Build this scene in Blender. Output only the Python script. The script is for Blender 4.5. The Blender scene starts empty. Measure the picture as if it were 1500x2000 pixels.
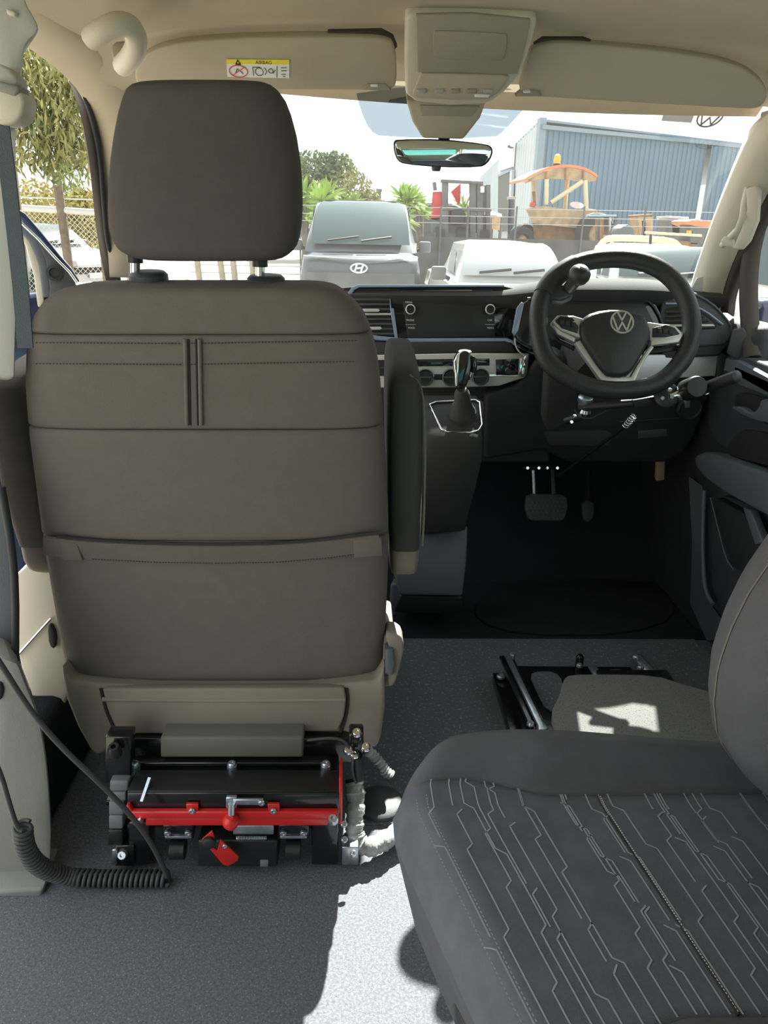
import bpy, math, random
from mathutils import Vector as V, Matrix
random.seed(7)
SC = bpy.context.scene
COL = SC.collection
PI = math.pi

# ---------------------------------------------------------------- camera
F = 1444.0                                    # focal length in pixels of the 1500 x 2000 frame
PITCH, YAW, ROLL = math.radians(21.2), math.radians(2.0), math.radians(1.2)
CAM = V((0, 0, 1.06))                         # metres above the van floor
fw = V((math.sin(YAW)*math.cos(PITCH), math.cos(YAW)*math.cos(PITCH), -math.sin(PITCH)))
r0 = V((math.cos(YAW), -math.sin(YAW), 0)); u0 = r0.cross(fw)
RT = r0*math.cos(ROLL) + u0*math.sin(ROLL)
UP = u0*math.cos(ROLL) - r0*math.sin(ROLL)
cd = bpy.data.cameras.new('camera'); cam = bpy.data.objects.new('camera', cd); COL.objects.link(cam)
cd.sensor_fit = 'VERTICAL'; cd.sensor_height = 24.0; cd.lens = F/2000*24.0
cd.clip_start = 0.02; cd.clip_end = 500
m3 = Matrix((RT, UP, -fw)).transposed()
cam.matrix_world = Matrix.Translation(CAM) @ m3.to_4x4()
SC.camera = cam

# ---------------------------------------------------------------- sky, sun, exposure
SKY, SUN = 1.9, 24.0
w = bpy.data.worlds.new('sky'); SC.world = w; w.use_nodes = True
bg = w.node_tree.nodes['Background']
bg.inputs[0].default_value = (0.95, 0.985, 1.0, 1); bg.inputs[1].default_value = SKY
sd = bpy.data.lights.new('sun', 'SUN'); sd.energy = SUN; sd.angle = 0.0095; sd.color = (1, 0.96, 0.88)
sun = bpy.data.objects.new('sun', sd); COL.objects.link(sun)
el, az = math.radians(45), math.radians(20)
sdir = V((math.sin(az)*math.cos(el), math.cos(az)*math.cos(el), math.sin(el)))
sun.rotation_euler = sdir.to_track_quat('Z', 'Y').to_euler(); sun.location = sdir*40
SC.view_settings.view_transform = 'Standard'; SC.view_settings.look = 'None'
SC.view_settings.exposure = 0.0; SC.view_settings.gamma = 1.0
try: SC.view_settings.use_curve_mapping = False
except Exception: pass

# ---------------------------------------------------------------- helpers
def ray(x, y): return fw*F + RT*(x-750) - UP*(y-1000)
def at(x, y, Y=None, X=None, Z=None):
    """point at real depth Y (or on a plane of given X or Z) seen at a picture position"""
    d = ray(x, y)
    if Y is not None: t = Y/d.y
    elif X is not None: t = X/d.x
    else: t = (Z-CAM.z)/d.z
    return CAM + d*t
class Frame:
    def __init__(s, o, u, v):
        s.o = V(o); s.u = V(u).normalized(); s.v = (V(v)-s.u*V(v).dot(s.u)).normalized(); s.n = s.u.cross(s.v)
        if s.n.dot(CAM-s.o) < 0: s.n = -s.n
    def pt(s, a, b, c=0): return s.o + s.u*a + s.v*b + s.n*c
    def h(s, x, y, off=0):
        d = ray(x, y); o = s.o + s.n*off
        return CAM + d*((o-CAM).dot(s.n)/d.dot(s.n))
    def uv(s, x, y):
        p = s.h(x, y) - s.o
        return p.dot(s.u), p.dot(s.v)
def vert(Y, tilt=0, x=0, z=0.6, yaw=0):
    """upright plane at depth Y; tilt leans its top towards +Y"""
    t = math.radians(tilt); a = math.radians(yaw)
    return Frame((x, Y, z), (math.cos(a), math.sin(a), 0), (0, math.sin(t), math.cos(t)))

MATS = {}
def mat(name, col, rough=0.6, metal=0.0, noise=None, bump=None, speck=None, spec=0.5, trans=0, alpha=1, coat=0, emit=0, wave=None):
    m = bpy.data.materials.new(name); m.use_nodes = True
    nt = m.node_tree; b = nt.nodes['Principled BSDF']; L = nt.links.new
    b.inputs['Base Color'].default_value = (*col, 1); b.inputs['Roughness'].default_value = rough
    b.inputs['Metallic'].default_value = metal; b.inputs['Specular IOR Level'].default_value = spec
    b.inputs['Transmission Weight'].default_value = trans; b.inputs['Alpha'].default_value = alpha
    b.inputs['Coat Weight'].default_value = coat
    tc = nt.nodes.new('ShaderNodeTexCoord')
    last = None
    if noise:                                   # (scale, amount)
        n = nt.nodes.new('ShaderNodeTexNoise'); n.inputs['Scale'].default_value = noise[0]; n.inputs['Detail'].default_value = 5
        r = nt.nodes.new('ShaderNodeValToRGB'); a = noise[1]
        r.color_ramp.elements[0].color = (*[c*(1-a) for c in col], 1); r.color_ramp.elements[1].color = (*[min(1, c*(1+a)) for c in col], 1)
        r.color_ramp.elements[0].position = 0.3; r.color_ramp.elements[1].position = 0.7
        L(tc.outputs['Object'], n.inputs['Vector']); L(n.outputs['Fac'], r.inputs[0]); L(r.outputs[0], b.inputs['Base Color']); last = r.outputs[0]
    if speck:                                   # (scale, threshold, colour)
        n = nt.nodes.new('ShaderNodeTexNoise'); n.inputs['Scale'].default_value = speck[0]; n.inputs['Detail'].default_value = 2
        r = nt.nodes.new('ShaderNodeValToRGB'); r.color_ramp.elements[0].position = speck[1]; r.color_ramp.elements[1].position = speck[1]+0.06
        mx = nt.nodes.new('ShaderNodeMix'); mx.data_type = 'RGBA'
        L(tc.outputs['Object'], n.inputs['Vector']); L(n.outputs['Fac'], r.inputs[0]); L(r.outputs[0], mx.inputs[0])
        if last: L(last, mx.inputs[6])
        else: mx.inputs[6].default_value = (*col, 1)
        mx.inputs[7].default_value = (*speck[2], 1); L(mx.outputs[2], b.inputs['Base Color'])
    if bump:                                    # (scale, strength)
        n = nt.nodes.new('ShaderNodeTexNoise'); n.inputs['Scale'].default_value = bump[0]; n.inputs['Detail'].default_value = 3
        bp = nt.nodes.new('ShaderNodeBump'); bp.inputs['Strength'].default_value = bump[1]; bp.inputs['Distance'].default_value = 0.002
        L(tc.outputs['Object'], n.inputs['Vector']); L(n.outputs['Fac'], bp.inputs['Height']); L(bp.outputs[0], b.inputs['Normal'])
    if emit:
        b.inputs['Emission Color'].default_value = (*col, 1); b.inputs['Emission Strength'].default_value = emit
    MATS[name] = m; return m
def glassmat(name, tint, gloss_rough=0.02, keep=0.9, ior=1.45, haze=0):
    """thin sheet glass: see-through tint with a Fresnel reflection"""
    m = bpy.data.materials.new(name); m.use_nodes = True; nt = m.node_tree; nt.nodes.clear(); L = nt.links.new
    o = nt.nodes.new('ShaderNodeOutputMaterial'); t = nt.nodes.new('ShaderNodeBsdfTransparent'); g = nt.nodes.new('ShaderNodeBsdfGlossy')
    t.inputs[0].default_value = (*tint, 1); g.inputs['Roughness'].default_value = gloss_rough
    f = nt.nodes.new('ShaderNodeFresnel'); ge = nt.nodes.new('ShaderNodeNewGeometry'); mr = nt.nodes.new('ShaderNodeMapRange')
    mr.inputs['To Min'].default_value = ior; mr.inputs['To Max'].default_value = 1/ior; L(ge.outputs['Backfacing'], mr.inputs[0]); L(mr.outputs[0], f.inputs[0])   # same reflection from both sides
    x = nt.nodes.new('ShaderNodeMixShader')
    mm = nt.nodes.new('ShaderNodeMath'); mm.operation = 'MULTIPLY'; mm.inputs[1].default_value = keep
    L(f.outputs[0], mm.inputs[0]); L(mm.outputs[0], x.inputs[0]); L(t.outputs[0], x.inputs[1]); L(g.outputs[0], x.inputs[2]); L(x.outputs[0], o.inputs[0])
    if haze:                                    # added translucent film, scatters sunlight as a veiling haze over the view
        d = nt.nodes.new('ShaderNodeBsdfTranslucent'); d.inputs[0].default_value = (.9, .88, .82, 1); y = nt.nodes.new('ShaderNodeMixShader'); y.inputs[0].default_value = haze
        L(x.outputs[0], y.inputs[1]); L(d.outputs[0], y.inputs[2]); L(y.outputs[0], o.inputs[0])
    MATS[name] = m; return m
def meshmat(name, col, scale, wire, vec=('X', 'Z')):
    """open diamond mesh (chain link): thin wires, see-through between them"""
    m = bpy.data.materials.new(name); m.use_nodes = True; nt = m.node_tree; L = nt.links.new
    b = nt.nodes['Principled BSDF']; b.inputs['Base Color'].default_value = (*col, 1); b.inputs['Roughness'].default_value = 0.5
    tc = nt.nodes.new('ShaderNodeTexCoord'); sp = nt.nodes.new('ShaderNodeSeparateXYZ'); L(tc.outputs['Object'], sp.inputs[0])
    def M(op, a, c):
        n = nt.nodes.new('ShaderNodeMath'); n.operation = op
        for i, q in enumerate((a, c)):
            if q is None: continue
            if isinstance(q, (int, float)): n.inputs[i].default_value = q
            else: L(q, n.inputs[i])
        return n.outputs[0]
    outs = []
    for op in ('ADD', 'SUBTRACT'):
        s = M('MULTIPLY', M(op, sp.outputs[vec[0]], sp.outputs[vec[1]]), scale)
        outs.append(M('LESS_THAN', M('FRACT', s, None), wire))
    L(M('MAXIMUM', outs[0], outs[1]), b.inputs['Alpha'])
    MATS[name] = m; return m

def setup(o, parent=None, label=None, cat=None, group=None, kind=None):
    if parent is not None:
        o.parent = parent
        if parent.type == 'EMPTY': o.matrix_parent_inverse = (Matrix.Translation(parent.location) @ parent.rotation_euler.to_matrix().to_4x4()).inverted()
    if label: o['label'] = label
    if cat: o['category'] = cat
    if group: o['group'] = group
    if kind: o['kind'] = kind
    return o
def thing(name, loc, label, cat, group=None, kind=None):
    o = bpy.data.objects.new(name, None); o.location = loc; o.empty_display_size = 0.05; COL.objects.link(o)
    return setup(o, None, label, cat, group, kind)
def mk(name, verts, faces, m, parent=None, smooth=None, bevel=0, seg=2, **kw):
    me = bpy.data.meshes.new(name); me.from_pydata([tuple(v) for v in verts], [], faces); me.validate()
    import bmesh
    bm = bmesh.new(); bm.from_mesh(me)
    if bevel:
        bmesh.ops.recalc_face_normals(bm, faces=bm.faces[:])
        eds = [e for e in bm.edges if len(e.link_faces) == 2 and e.calc_face_angle(0) > 0.5]
        bmesh.ops.bevel(bm, geom=eds, offset=bevel, segments=seg, profile=0.5, affect='EDGES', clamp_overlap=True)
    bmesh.ops.recalc_face_normals(bm, faces=bm.faces[:])
    bm.to_mesh(me); bm.free()
    if smooth is None and bevel: smooth = 50
    if smooth:
        for p in me.polygons: p.use_smooth = True
        if smooth < 180: me.set_sharp_from_angle(angle=math.radians(smooth))
    me.materials.append(MATS[m] if isinstance(m, str) else m)
    o = bpy.data.objects.new(name, me); COL.objects.link(o)
    return setup(o, parent, **kw)
def chaikin(pts, k, closed=True):
    pts = [V(p) for p in pts]
    for _ in range(k):
        q = []; n = len(pts)
        rng = range(n) if closed else range(n-1)
        if not closed: q.append(pts[0])
        for i in rng:
            a, b = pts[i], pts[(i+1) % n]
            q += [a*0.75+b*0.25, a*0.25+b*0.75]
        if not closed: q.append(pts[-1])
        pts = q
    return pts
def prism_data(pts, ext):
    n = len(pts); vs = [V(p) for p in pts] + [V(p)+V(ext) for p in pts]
    fs = [list(range(n)), list(range(2*n-1, n-1, -1))] + [[i, (i+1) % n, n+(i+1) % n, n+i] for i in range(n)]
    return vs, fs
def prism(name, pts, ext, m, parent=None, bevel=0.002, sm=0, **kw):
    if sm: pts = chaikin(pts, sm)
    vs, fs = prism_data(pts, ext)
    return mk(name, vs, fs, m, parent, bevel=bevel, **kw)
def plate(name, fr, pix, thick, m, parent=None, off=0, bevel=0.002, sm=0, ext=None, **kw):
    """outline at the face of plane fr raised by off, going back by thick"""
    return prism(name, [fr.h(x, y, off) for x, y in pix], V(ext) if ext else -fr.n*thick, m, parent, bevel, sm, **kw)
def rect(x0, y0, x1, y1): return [(x0, y0), (x1, y0), (x1, y1), (x0, y1)]
def box(name, c, s, m, parent=None, bevel=0.003, rot=None, **kw):
    hx, hy, hz = s[0]/2, s[1]/2, s[2]/2; R = rot or Matrix.Identity(3); c = V(c)
    vs = [c + R @ V((sx*hx, sy*hy, sz*hz)) for sx in (-1, 1) for sy in (-1, 1) for sz in (-1, 1)]
    fs = [(0, 1, 3, 2), (4, 6, 7, 5), (0, 4, 5, 1), (2, 3, 7, 6), (0, 2, 6, 4), (1, 5, 7, 3)]
    return mk(name, vs, fs, m, parent, bevel=bevel, **kw)
def tube_data(pts, r, seg=8, closed=False, cap=True):
    pts = [V(p) for p in pts]; n = len(pts); vs = []; fs = []; nrm = None
    rr = r if isinstance(r, (list, tuple)) else [r]*n
    for i in range(n):
        a = pts[i-1] if (i or closed) else pts[i]; b = pts[(i+1) % n] if (i < n-1 or closed) else pts[i]
        t = (b-a).normalized()
        if nrm is None:
            nrm = t.orthogonal().normalized()
        else:
            nrm = (nrm - t*nrm.dot(t)).normalized()
        bn = t.cross(nrm)
        for k in range(seg):
            th = 2*PI*k/seg
            vs.append(pts[i] + (nrm*math.cos(th) + bn*math.sin(th))*rr[i])
    for i in range(n if closed else n-1):
        j = (i+1) % n
        for k in range(seg):
            fs.append((i*seg+k, i*seg+(k+1) % seg, j*seg+(k+1) % seg, j*seg+k))
    if cap and not closed:
        fs.append(list(range(seg-1, -1, -1))); fs.append([(n-1)*seg+k for k in range(seg)])
    return vs, fs
def tube(name, pts, r, m, parent=None, seg=8, closed=False, sm=0, **kw):
    if sm: pts = chaikin(pts, sm, closed)
    vs, fs = tube_data(pts, r, seg, closed)
    return mk(name, vs, fs, m, parent, smooth=60, **kw)
def rod(name, a, b, r, m, parent=None, seg=12, **kw): return tube(name, [a, b], r, m, parent, seg, **kw)
def lathe(name, prof, o, axis, m, parent=None, seg=20, smooth=40, ring=False, **kw):
    """prof = [(radius, height)...] turned about axis through o"""
    axis = V(axis).normalized(); a = axis.orthogonal().normalized(); b = axis.cross(a); o = V(o); vs = []; fs = []
    for r, h in prof:
        for k in range(seg):
            th = 2*PI*k/seg; vs.append(o + axis*h + (a*math.cos(th)+b*math.sin(th))*r)
    n = len(prof)
    for i in range(n-1):
        for k in range(seg):
            fs.append((i*seg+k, i*seg+(k+1) % seg, (i+1)*seg+(k+1) % seg, (i+1)*seg+k))
    if ring: fs += [((n-1)*seg+k, (n-1)*seg+(k+1) % seg, (k+1) % seg, k) for k in range(seg)]
    else: fs.append(list(range(seg))); fs.append([(n-1)*seg+k for k in range(seg)])
    return mk(name, vs, fs, m, parent, smooth=smooth, **kw)
def loft(name, rings, m, parent=None, cap=True, closed=True, smooth=60, **kw):
    n = len(rings[0]); vs = [p for r in rings for p in r]; fs = []
    for i in range(len(rings)-1):
        for k in range(n if closed else n-1):
            fs.append((i*n+k, i*n+(k+1) % n, (i+1)*n+(k+1) % n, (i+1)*n+k))
    if cap and closed:
        fs.append(list(range(n))); fs.append([(len(rings)-1)*n+k for k in range(n)])
    return mk(name, vs, fs, m, parent, smooth=smooth, **kw)
def grid(name, fn, nu, nv, m, parent=None, smooth=180, thick=0, **kw):
    vs = [V(fn(i/nu, j/nv)) for j in range(nv+1) for i in range(nu+1)]
    fs = [(j*(nu+1)+i, j*(nu+1)+i+1, (j+1)*(nu+1)+i+1, (j+1)*(nu+1)+i) for j in range(nv) for i in range(nu)]
    o = mk(name, vs, fs, m, parent, smooth=smooth, **kw)
    if thick:
        s = o.modifiers.new('thick', 'SOLIDIFY'); s.thickness = abs(thick); s.offset = -1 if thick > 0 else 1
    return o
def strip(name, A, B, m, parent=None, ext=None, smooth=40, **kw):
    """surface between two point rows, given depth by ext"""
    n = len(A); vs = [V(p) for p in A] + [V(p) for p in B]
    fs = [(i, i+1, n+i+1, n+i) for i in range(n-1)]
    if ext is not None:
        e = V(ext); k = len(vs); vs += [p+e for p in vs]
        fs += [(k+f[3], k+f[2], k+f[1], k+f[0]) for f in fs[:n-1]]
        for i in range(n-1):
            fs.append((i, k+i, k+i+1, i+1)); fs.append((n+i, n+i+1, k+n+i+1, k+n+i))
        fs.append((0, n, k+n, k)); fs.append((n-1, k+n-1, k+2*n-1, 2*n-1))
    return mk(name, vs, fs, m, parent, smooth=smooth, **kw)
def strokes(name, fr, lines, wd, hgt, m, parent=None, off=0, closed=False, **kw):
    """raised line work on plane fr; lines are lists of (u, v)"""
    vs, fs = [], []
    for ln in lines:
        for (a, b) in zip(ln[:-1], ln[1:]):
            d = V((b[0]-a[0], b[1]-a[1])); l = d.length
            if l < 1e-7: continue
            d /= l; n = V((-d.y, d.x))*wd/2; e = d*wd*0.3
            q = [V(a)-e+n, V(b)+e+n, V(b)+e-n, V(a)-e-n]; k = len(vs)
            vs += [fr.pt(p.x, p.y, off) for p in q] + [fr.pt(p.x, p.y, off+hgt) for p in q]
            fs += [[k+x for x in f] for f in ((3, 2, 1, 0), (4, 5, 6, 7), (0, 1, 5, 4), (1, 2, 6, 5), (2, 3, 7, 6), (3, 0, 4, 7))]
    return mk(name, vs, fs, m, parent, **kw)
def circ(cx, cy, rx, ry=None, n=28):
    ry = ry or rx
    return [(cx+rx*math.cos(2*PI*i/n), cy+ry*math.sin(2*PI*i/n)) for i in range(n+1)]
def text(name, s, fr, u, v, size, m, parent=None, off=0.0006, **kw):
    c = bpy.data.curves.new(name, 'FONT'); c.body = s; c.size = size; c.align_x = 'CENTER'; c.align_y = 'CENTER'; c.extrude = 0.0001
    t = bpy.data.objects.new('tmp', c); me = bpy.data.meshes.new_from_object(t); bpy.data.objects.remove(t)
    vs = [fr.pt(u+p.co.x, v+p.co.y, off+p.co.z) for p in me.vertices]; fs = [list(p.vertices) for p in me.polygons]
    bpy.data.meshes.remove(me)
    return mk(name, vs, fs, m, parent, **kw)
def badge(name, fr, u, v, r, m, parent=None, off=0, wd=None, kind='vw', **kw):
    wd = wd or r*0.16
    if kind == 'vw':
        L = [circ(u, v, r)] + [[(u+r*a, v+r*b) for a, b in ln] for ln in (
            [(-.38, .88), (0, .16), (.38, .88)], [(-.84, .46), (-.40, -.80), (0, -.04), (.40, -.80), (.84, .46)])]
    else:
        L = [circ(u, v, r, r*0.58)] + [[(u+r*a, v+r*b) for a, b in ln] for ln in ([(-.5, -.38), (-.28, .38)], [(.28, -.38), (.5, .38)], [(-.42, -.06), (.42, .06)])]
    return strokes(name, fr, L, wd, r*0.08, m, parent, off, **kw)
SCREW = None
def screw(p, axis, r, m, parent, h=None, name='bolt'):
    h = h or r*0.8
    return lathe(name, [(r, 0), (r, h*0.6), (r*0.75, h), (r*0.4, h), (r*0.38, h*0.6)], p, axis, m, parent, seg=10)

# ---------------------------------------------------------------- materials
mat('headliner', (.50, .43, .315), .95, bump=(900, .25), noise=(6, .04))
mat('cream_plastic', (.60, .545, .44), .55, bump=(700, .12))
mat('pale_plastic', (.42, .425, .38), .5, bump=(700, .12))
mat('visor_vinyl', (.45, .395, .30), .75, bump=(800, .2), noise=(8, .03))
mat('console_vinyl', (.34, .30, .23), .7, bump=(800, .2))
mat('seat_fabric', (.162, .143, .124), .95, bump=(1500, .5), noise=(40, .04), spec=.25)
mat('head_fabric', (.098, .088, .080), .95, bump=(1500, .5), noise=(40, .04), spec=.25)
mat('seam', (.035, .033, .032), .95)
mat('thread', (.16, .15, .14), .9)
mat('arm_fabric', (.06, .06, .06), .95, bump=(1500, .4), spec=.25)
mat('arm_plastic', (.22, .185, .145), .6, bump=(700, .15))
mat('blue_fabric', (.135, .145, .172), .95, bump=(1600, .6), noise=(30, .12), spec=.25)
mat('bolster_fabric', (.116, .117, .130), .95, bump=(1600, .5), noise=(30, .08), spec=.25)
mat('pattern_line', (.34, .36, .40), .9)
mat('shell_plastic', (.235, .21, .17), .65, bump=(600, .2))
mat('dash_soft', (.048, .048, .049), .8, bump=(500, .3), noise=(12, .1), spec=.2)
mat('dash_dark', (.022, .023, .026), .6, bump=(500, .3))
mat('dash_mid', (.06, .063, .07), .5, bump=(500, .2))
mat('door_dark', (.048, .052, .060), .55, bump=(500, .25))
mat('door_mid', (.10, .11, .125), .5, bump=(500, .2))
mat('black_plastic', (.012, .012, .013), .45)
mat('gloss_black', (.012, .013, .015), .08, coat=.6)
mat('screen_glass', (.026, .027, .029), .38, spec=.35)
mat('blue_trim', (.30, .36, .48), .25, metal=.35)
mat('silver', (.60, .59, .56), .35, metal=.35, noise=(300, .04))
mat('panel_silver', (.62, .64, .66), .38, metal=.35)
mat('chrome', (.85, .86, .88), .08, metal=1)
mat('zinc', (.55, .60, .66), .3, metal=.9, noise=(90, .12))
mat('leather', (.022, .023, .025), .42, bump=(350, .35))
mat('boot_leather', (.045, .045, .045), .6, bump=(120, .5))
mat('knob_grey', (.028, .028, .030), .5)
mat('label_white', (.82, .82, .80), .6)
mat('label_yellow', (.85, .70, .05), .6)
mat('label_red', (.75, .10, .08), .6)
mat('ink', (.02, .02, .02), .7)
mat('label_grey', (.30, .29, .33), .6)
mat('floor_vinyl', (.132, .137, .155), .75, noise=(230, .28), speck=(330, .62, (.30, .29, .27)), bump=(380, .4), spec=.2)
mat('carpet', (.12, .13, .148), .98, speck=(150, .60, (.22, .235, .255)), bump=(420, 1.0), spec=.1)
mat('carpet_dark', (.022, .024, .027), .98, bump=(300, 1.0), spec=.1)
mat('carpet_grey', (.16, .16, .155), .98, speck=(330, .60, (.07, .07, .07)), bump=(400, .7), spec=.1)
mat('paint_black', (.010, .010, .011), .22, coat=.4, bump=(120, .08))
mat('steel_black', (.018, .018, .02), .4)
mat('red_paint', (.62, .018, .018), .35, coat=.3)
mat('red_ball', (.70, .03, .025), .3)
mat('grey_box', (.13, .13, .11), .6, bump=(500, .2))
mat('clip_grey', (.16, .175, .19), .5, noise=(40, .1))
mat('rubber', (.02, .021, .022), .55)
mat('cord_grey', (.055, .057, .06), .5)
mat('wrap', (.40, .41, .41), .3, bump=(90, 1.0), noise=(45, .35))
mat('belt', (.10, .125, .14), .8, bump=(900, .5))
mat('navy', (.02, .028, .07), .18, coat=.8)
mat('seal', (.015, .015, .016), .7)
mat('seal_brown', (.06, .05, .04), .7)
mat('pillar_low', (.235, .235, .215), .6, bump=(600, .2))
mat('mirror_glass', (.75, .86, .84), .01, metal=1)
glassmat('windscreen', (.90, .955, .95), keep=.8, haze=.013)
glassmat('side_glass', (.86, .92, .91), keep=.8)
glassmat('tint_patch', (.60, .635, .665), gloss_rough=.2, keep=.6)
glassmat('rear_glass', (.42, .70, .68), keep=.8)
glassmat('smoke', (.16, .19, .2), keep=1)
# outdoors
mat('asphalt', (.30, .28, .24), .95, noise=(.8, .2), speck=(30, .62, (.42, .39, .33)))
mat('dry_grass', (.42, .36, .20), .95, noise=(2.5, .3))
mat('gravel', (.44, .39, .30), .95, noise=(6, .3))
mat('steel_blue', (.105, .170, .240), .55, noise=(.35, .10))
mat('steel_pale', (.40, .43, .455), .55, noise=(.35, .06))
mat('steel_trim', (.17, .22, .27), .5)
mat('opening_dark', (.10, .10, .095), .9)
mat('sign_white', (.8, .82, .84), .5)
mat('van_paint', (.065, .076, .086), .35, coat=.25)
mat('white_paint', (.62, .63, .63), .3, coat=.5)
mat('pale_paint', (.48, .48, .47), .3, coat=.5)
mat('silver_paint', (.42, .44, .47), .3, metal=.4, coat=.5)
mat('car_glass', (.06, .085, .09), .2, spec=.25)
mat('car_glass_pale', (.34, .36, .37), .25, spec=.3)
mat('tyre', (.03, .03, .03), .9)
mat('leaf_gum', (.20, .20, .075), .7, noise=(1.5, .55))
mat('leaf_green', (.15, .19, .075), .7, noise=(.5, .45))
mat('leaf_yellow', (.32, .29, .10), .7, noise=(2, .35))
mat('leaf_yucca', (.24, .34, .06), .55, noise=(2, .3))
mat('bark', (.13, .11, .085), .95, noise=(8, .3))
mat('rust', (.22, .115, .055), .85, noise=(5, .35))
mat('rust_pale', (.36, .25, .15), .8, noise=(5, .3))
mat('orange', (.60, .20, .09), .6, noise=(4, .15))
mat('amber', (.95, .40, .02), .3)
mat('red_machine', (.42, .035, .03), .5, noise=(3, .2))
mat('machine_grey', (.10, .105, .11), .7, noise=(3, .25))
mat('machine_blue', (.16, .27, .36), .6, noise=(3, .2))
mat('galv', (.42, .43, .43), .5, metal=.4)
mat('timber', (.30, .26, .19), .9, noise=(6, .2))
mat('cream_steel', (.55, .49, .33), .5)
mat('cloth_grey', (.085, .085, .08), .95, noise=(3, .25))
mat('cone_red', (.75, .07, .03), .6)
meshmat('chain_link', (.42, .41, .38), 12.0, .14)

# ---------------------------------------------------------------- van shell
fl = grid('floor', lambda u, v: (-.62+1.6*u, -1.2+2.97*v, 0), 8, 12, 'floor_vinyl', kind='structure')
mk('front_floor', [(-.78, 1.765, .004), (1.1, 1.765, .004), (1.1, 2.12, .004), (-.78, 2.12, .004), (-.78, 2.5, .5), (1.1, 2.5, .5), (1.1, 2.60, .74), (-.78, 2.60, .74),
   (-.78, 1.765, -.03), (1.1, 1.765, -.03), (1.1, 2.15, -.03), (-.78, 2.15, -.03), (-.78, 2.55, .5), (1.1, 2.55, .5)],
   [(0, 1, 2, 3), (3, 2, 5, 4), (4, 5, 6, 7), (8, 9, 1, 0), (8, 11, 10, 9), (11, 12, 13, 10)], 'carpet_dark', fl)
# carpet laid over the middle of the cab, its edge seen across the cab
mk('cab_carpet', [(-.05, 1.09, .006), (.93, 1.09, .006), (.93, 1.76, .006), (-.05, 1.76, .006), (-.05, 1.09, 0), (.93, 1.09, 0), (.93, 1.76, 0), (-.05, 1.76, 0)],
   [(0, 1, 2, 3), (0, 4, 5, 1), (1, 5, 6, 2), (2, 6, 7, 3), (3, 7, 4, 0)], 'carpet', fl)
plate('floor_mat', Frame((.6, 1.9, .012), (1, 0, 0), (0, 1, 0)), [(935, 1140), (1300, 1125), (1330, 1235), (925, 1240)], .008, 'carpet_dark', fl, sm=2)
# lower skin of the van body so that no ground light comes through
box('wall_base', (.17, .6, -.30), (1.9, 4.0, .5), 'navy', None, bevel=.02, kind='structure')

def ceil(u, v):
    Y = -1.2 + 2.95*v
    t = 2*u-1; XL, XR = -.565, .96
    if Y > 1.45: XL -= (Y-1.45)*.05
    z = 1.390 - .062*abs(t)**3.2
    if Y > 1.55: z -= .045*((Y-1.55)/.20)**1.2*(1-.35*abs(t)**6)
    X = XL+(.86-XL)*u*1.06 if u < .9434 else .86+(u-.9434)/.0566*.10
    return (X, Y + .04*(1-t*t)*(1 if Y > 1.7 else 0), z)
ce = grid('ceiling', ceil, 28, 40, 'headliner', kind='structure', thick=-.03)

# side walls behind the cab: low panel, window opening with glass, roof rail
def side(name, X, s, y0, y1, n):
    w = thing(name, (X, (y0+y1)/2, 0), None, None, kind='structure')
    box('lower_panel', (X+s*.03, (y0+y1)/2, .36), (.06, y1-y0, .72), 'pale_plastic', w, bevel=.015)
    box('roof_rail', (X+s*.03, (y0+y1)/2, 1.325), (.06, y1-y0, .10), 'headliner', w, bevel=.02)
    for yy in (y0+.04, y1-.04): box('pillar', (X+s*.03, yy, 1.0), (.06, .08, .62), 'pale_plastic', w, bevel=.015)
    g = box('window_%d' % n, (X+s*.035, (y0+y1)/2, 1.0), (.006, y1-y0-.14, .58), 'side_glass', None, bevel=0, kind='structure')
    return w
side('wall_left', -.60, -1, -1.2, -.35, 2)
side('wall_right', .97, 1, -1.2, 1.12, 3)
wbk = thing('wall_back', (.17, -1.25, 0), None, None, kind='structure')
box('tailgate_panel', (.18, -1.25, .34), (1.58, .08, .68), 'pale_plastic', wbk, bevel=.02)
box('tailgate_top', (.18, -1.25, 1.32), (1.58, .08, .12), 'headliner', wbk, bevel=.02)
for xx in (-.56, .92): box('tailgate_post', (xx, -1.25, .98), (.10, .08, .62), 'cream_plastic', wbk, bevel=.02)
box('window_5', (.18, -1.25, .97), (1.40, .006, .60), 'rear_glass', None, bevel=0, kind='structure')

# windscreen
def wsp(u, v):
    a = V((-.60, 1.76, 1.362)).lerp(V((.87, 1.80, 1.318)), u); b = V((-.72, 2.46, .83)).lerp(V((1.0, 2.42, .83)), u)
    p = a.lerp(b, v); t = 2*u-1; p.y += .14*(1-t*t); return p
grid('window_1', wsp, 20, 10, 'windscreen', kind='structure')
WS = Frame((.15, 1.92, 1.328), (1, 0, 0), wsp(.5, 0)-wsp(.5, 1))
tp = plate('sensor_tint', WS, [(694, 172), (1055, 172), (1030, 205), (985, 255), (965, 270), (745, 268), (722, 255), (704, 215)], .003, 'tint_patch', None, off=-.004, bevel=0, sm=1,
      label='grey shaded patch on the windscreen around the mirror mount', cat='glass tint')
# stickers on the glass
st = plate('windscreen_sticker', WS, [(1297, 217), (1358, 219), (1350, 240), (1292, 236)], .001, 'label_grey', None, off=-.012, bevel=0, label='small grey rectangular sticker at the top of the windscreen', cat='sticker')
u_, v_ = WS.uv(1388, 234)
vs_ = thing('windscreen_emblem', WS.pt(u_, v_, -.012), 'round sticker with the letters V and W at the windscreen corner', 'sticker')
prism('sticker_disc', [WS.pt(a, b, -.010) for a, b in circ(u_, v_, .033, .026, 24)[:-1]], -WS.n*.001, glassmat('clear_film', (.96, .95, .90), .3, .3), vs_, bevel=0)
eb = badge('emblem', WS, u_, v_, .029, 'ink', vs_, off=-.009, wd=.0032)

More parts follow.
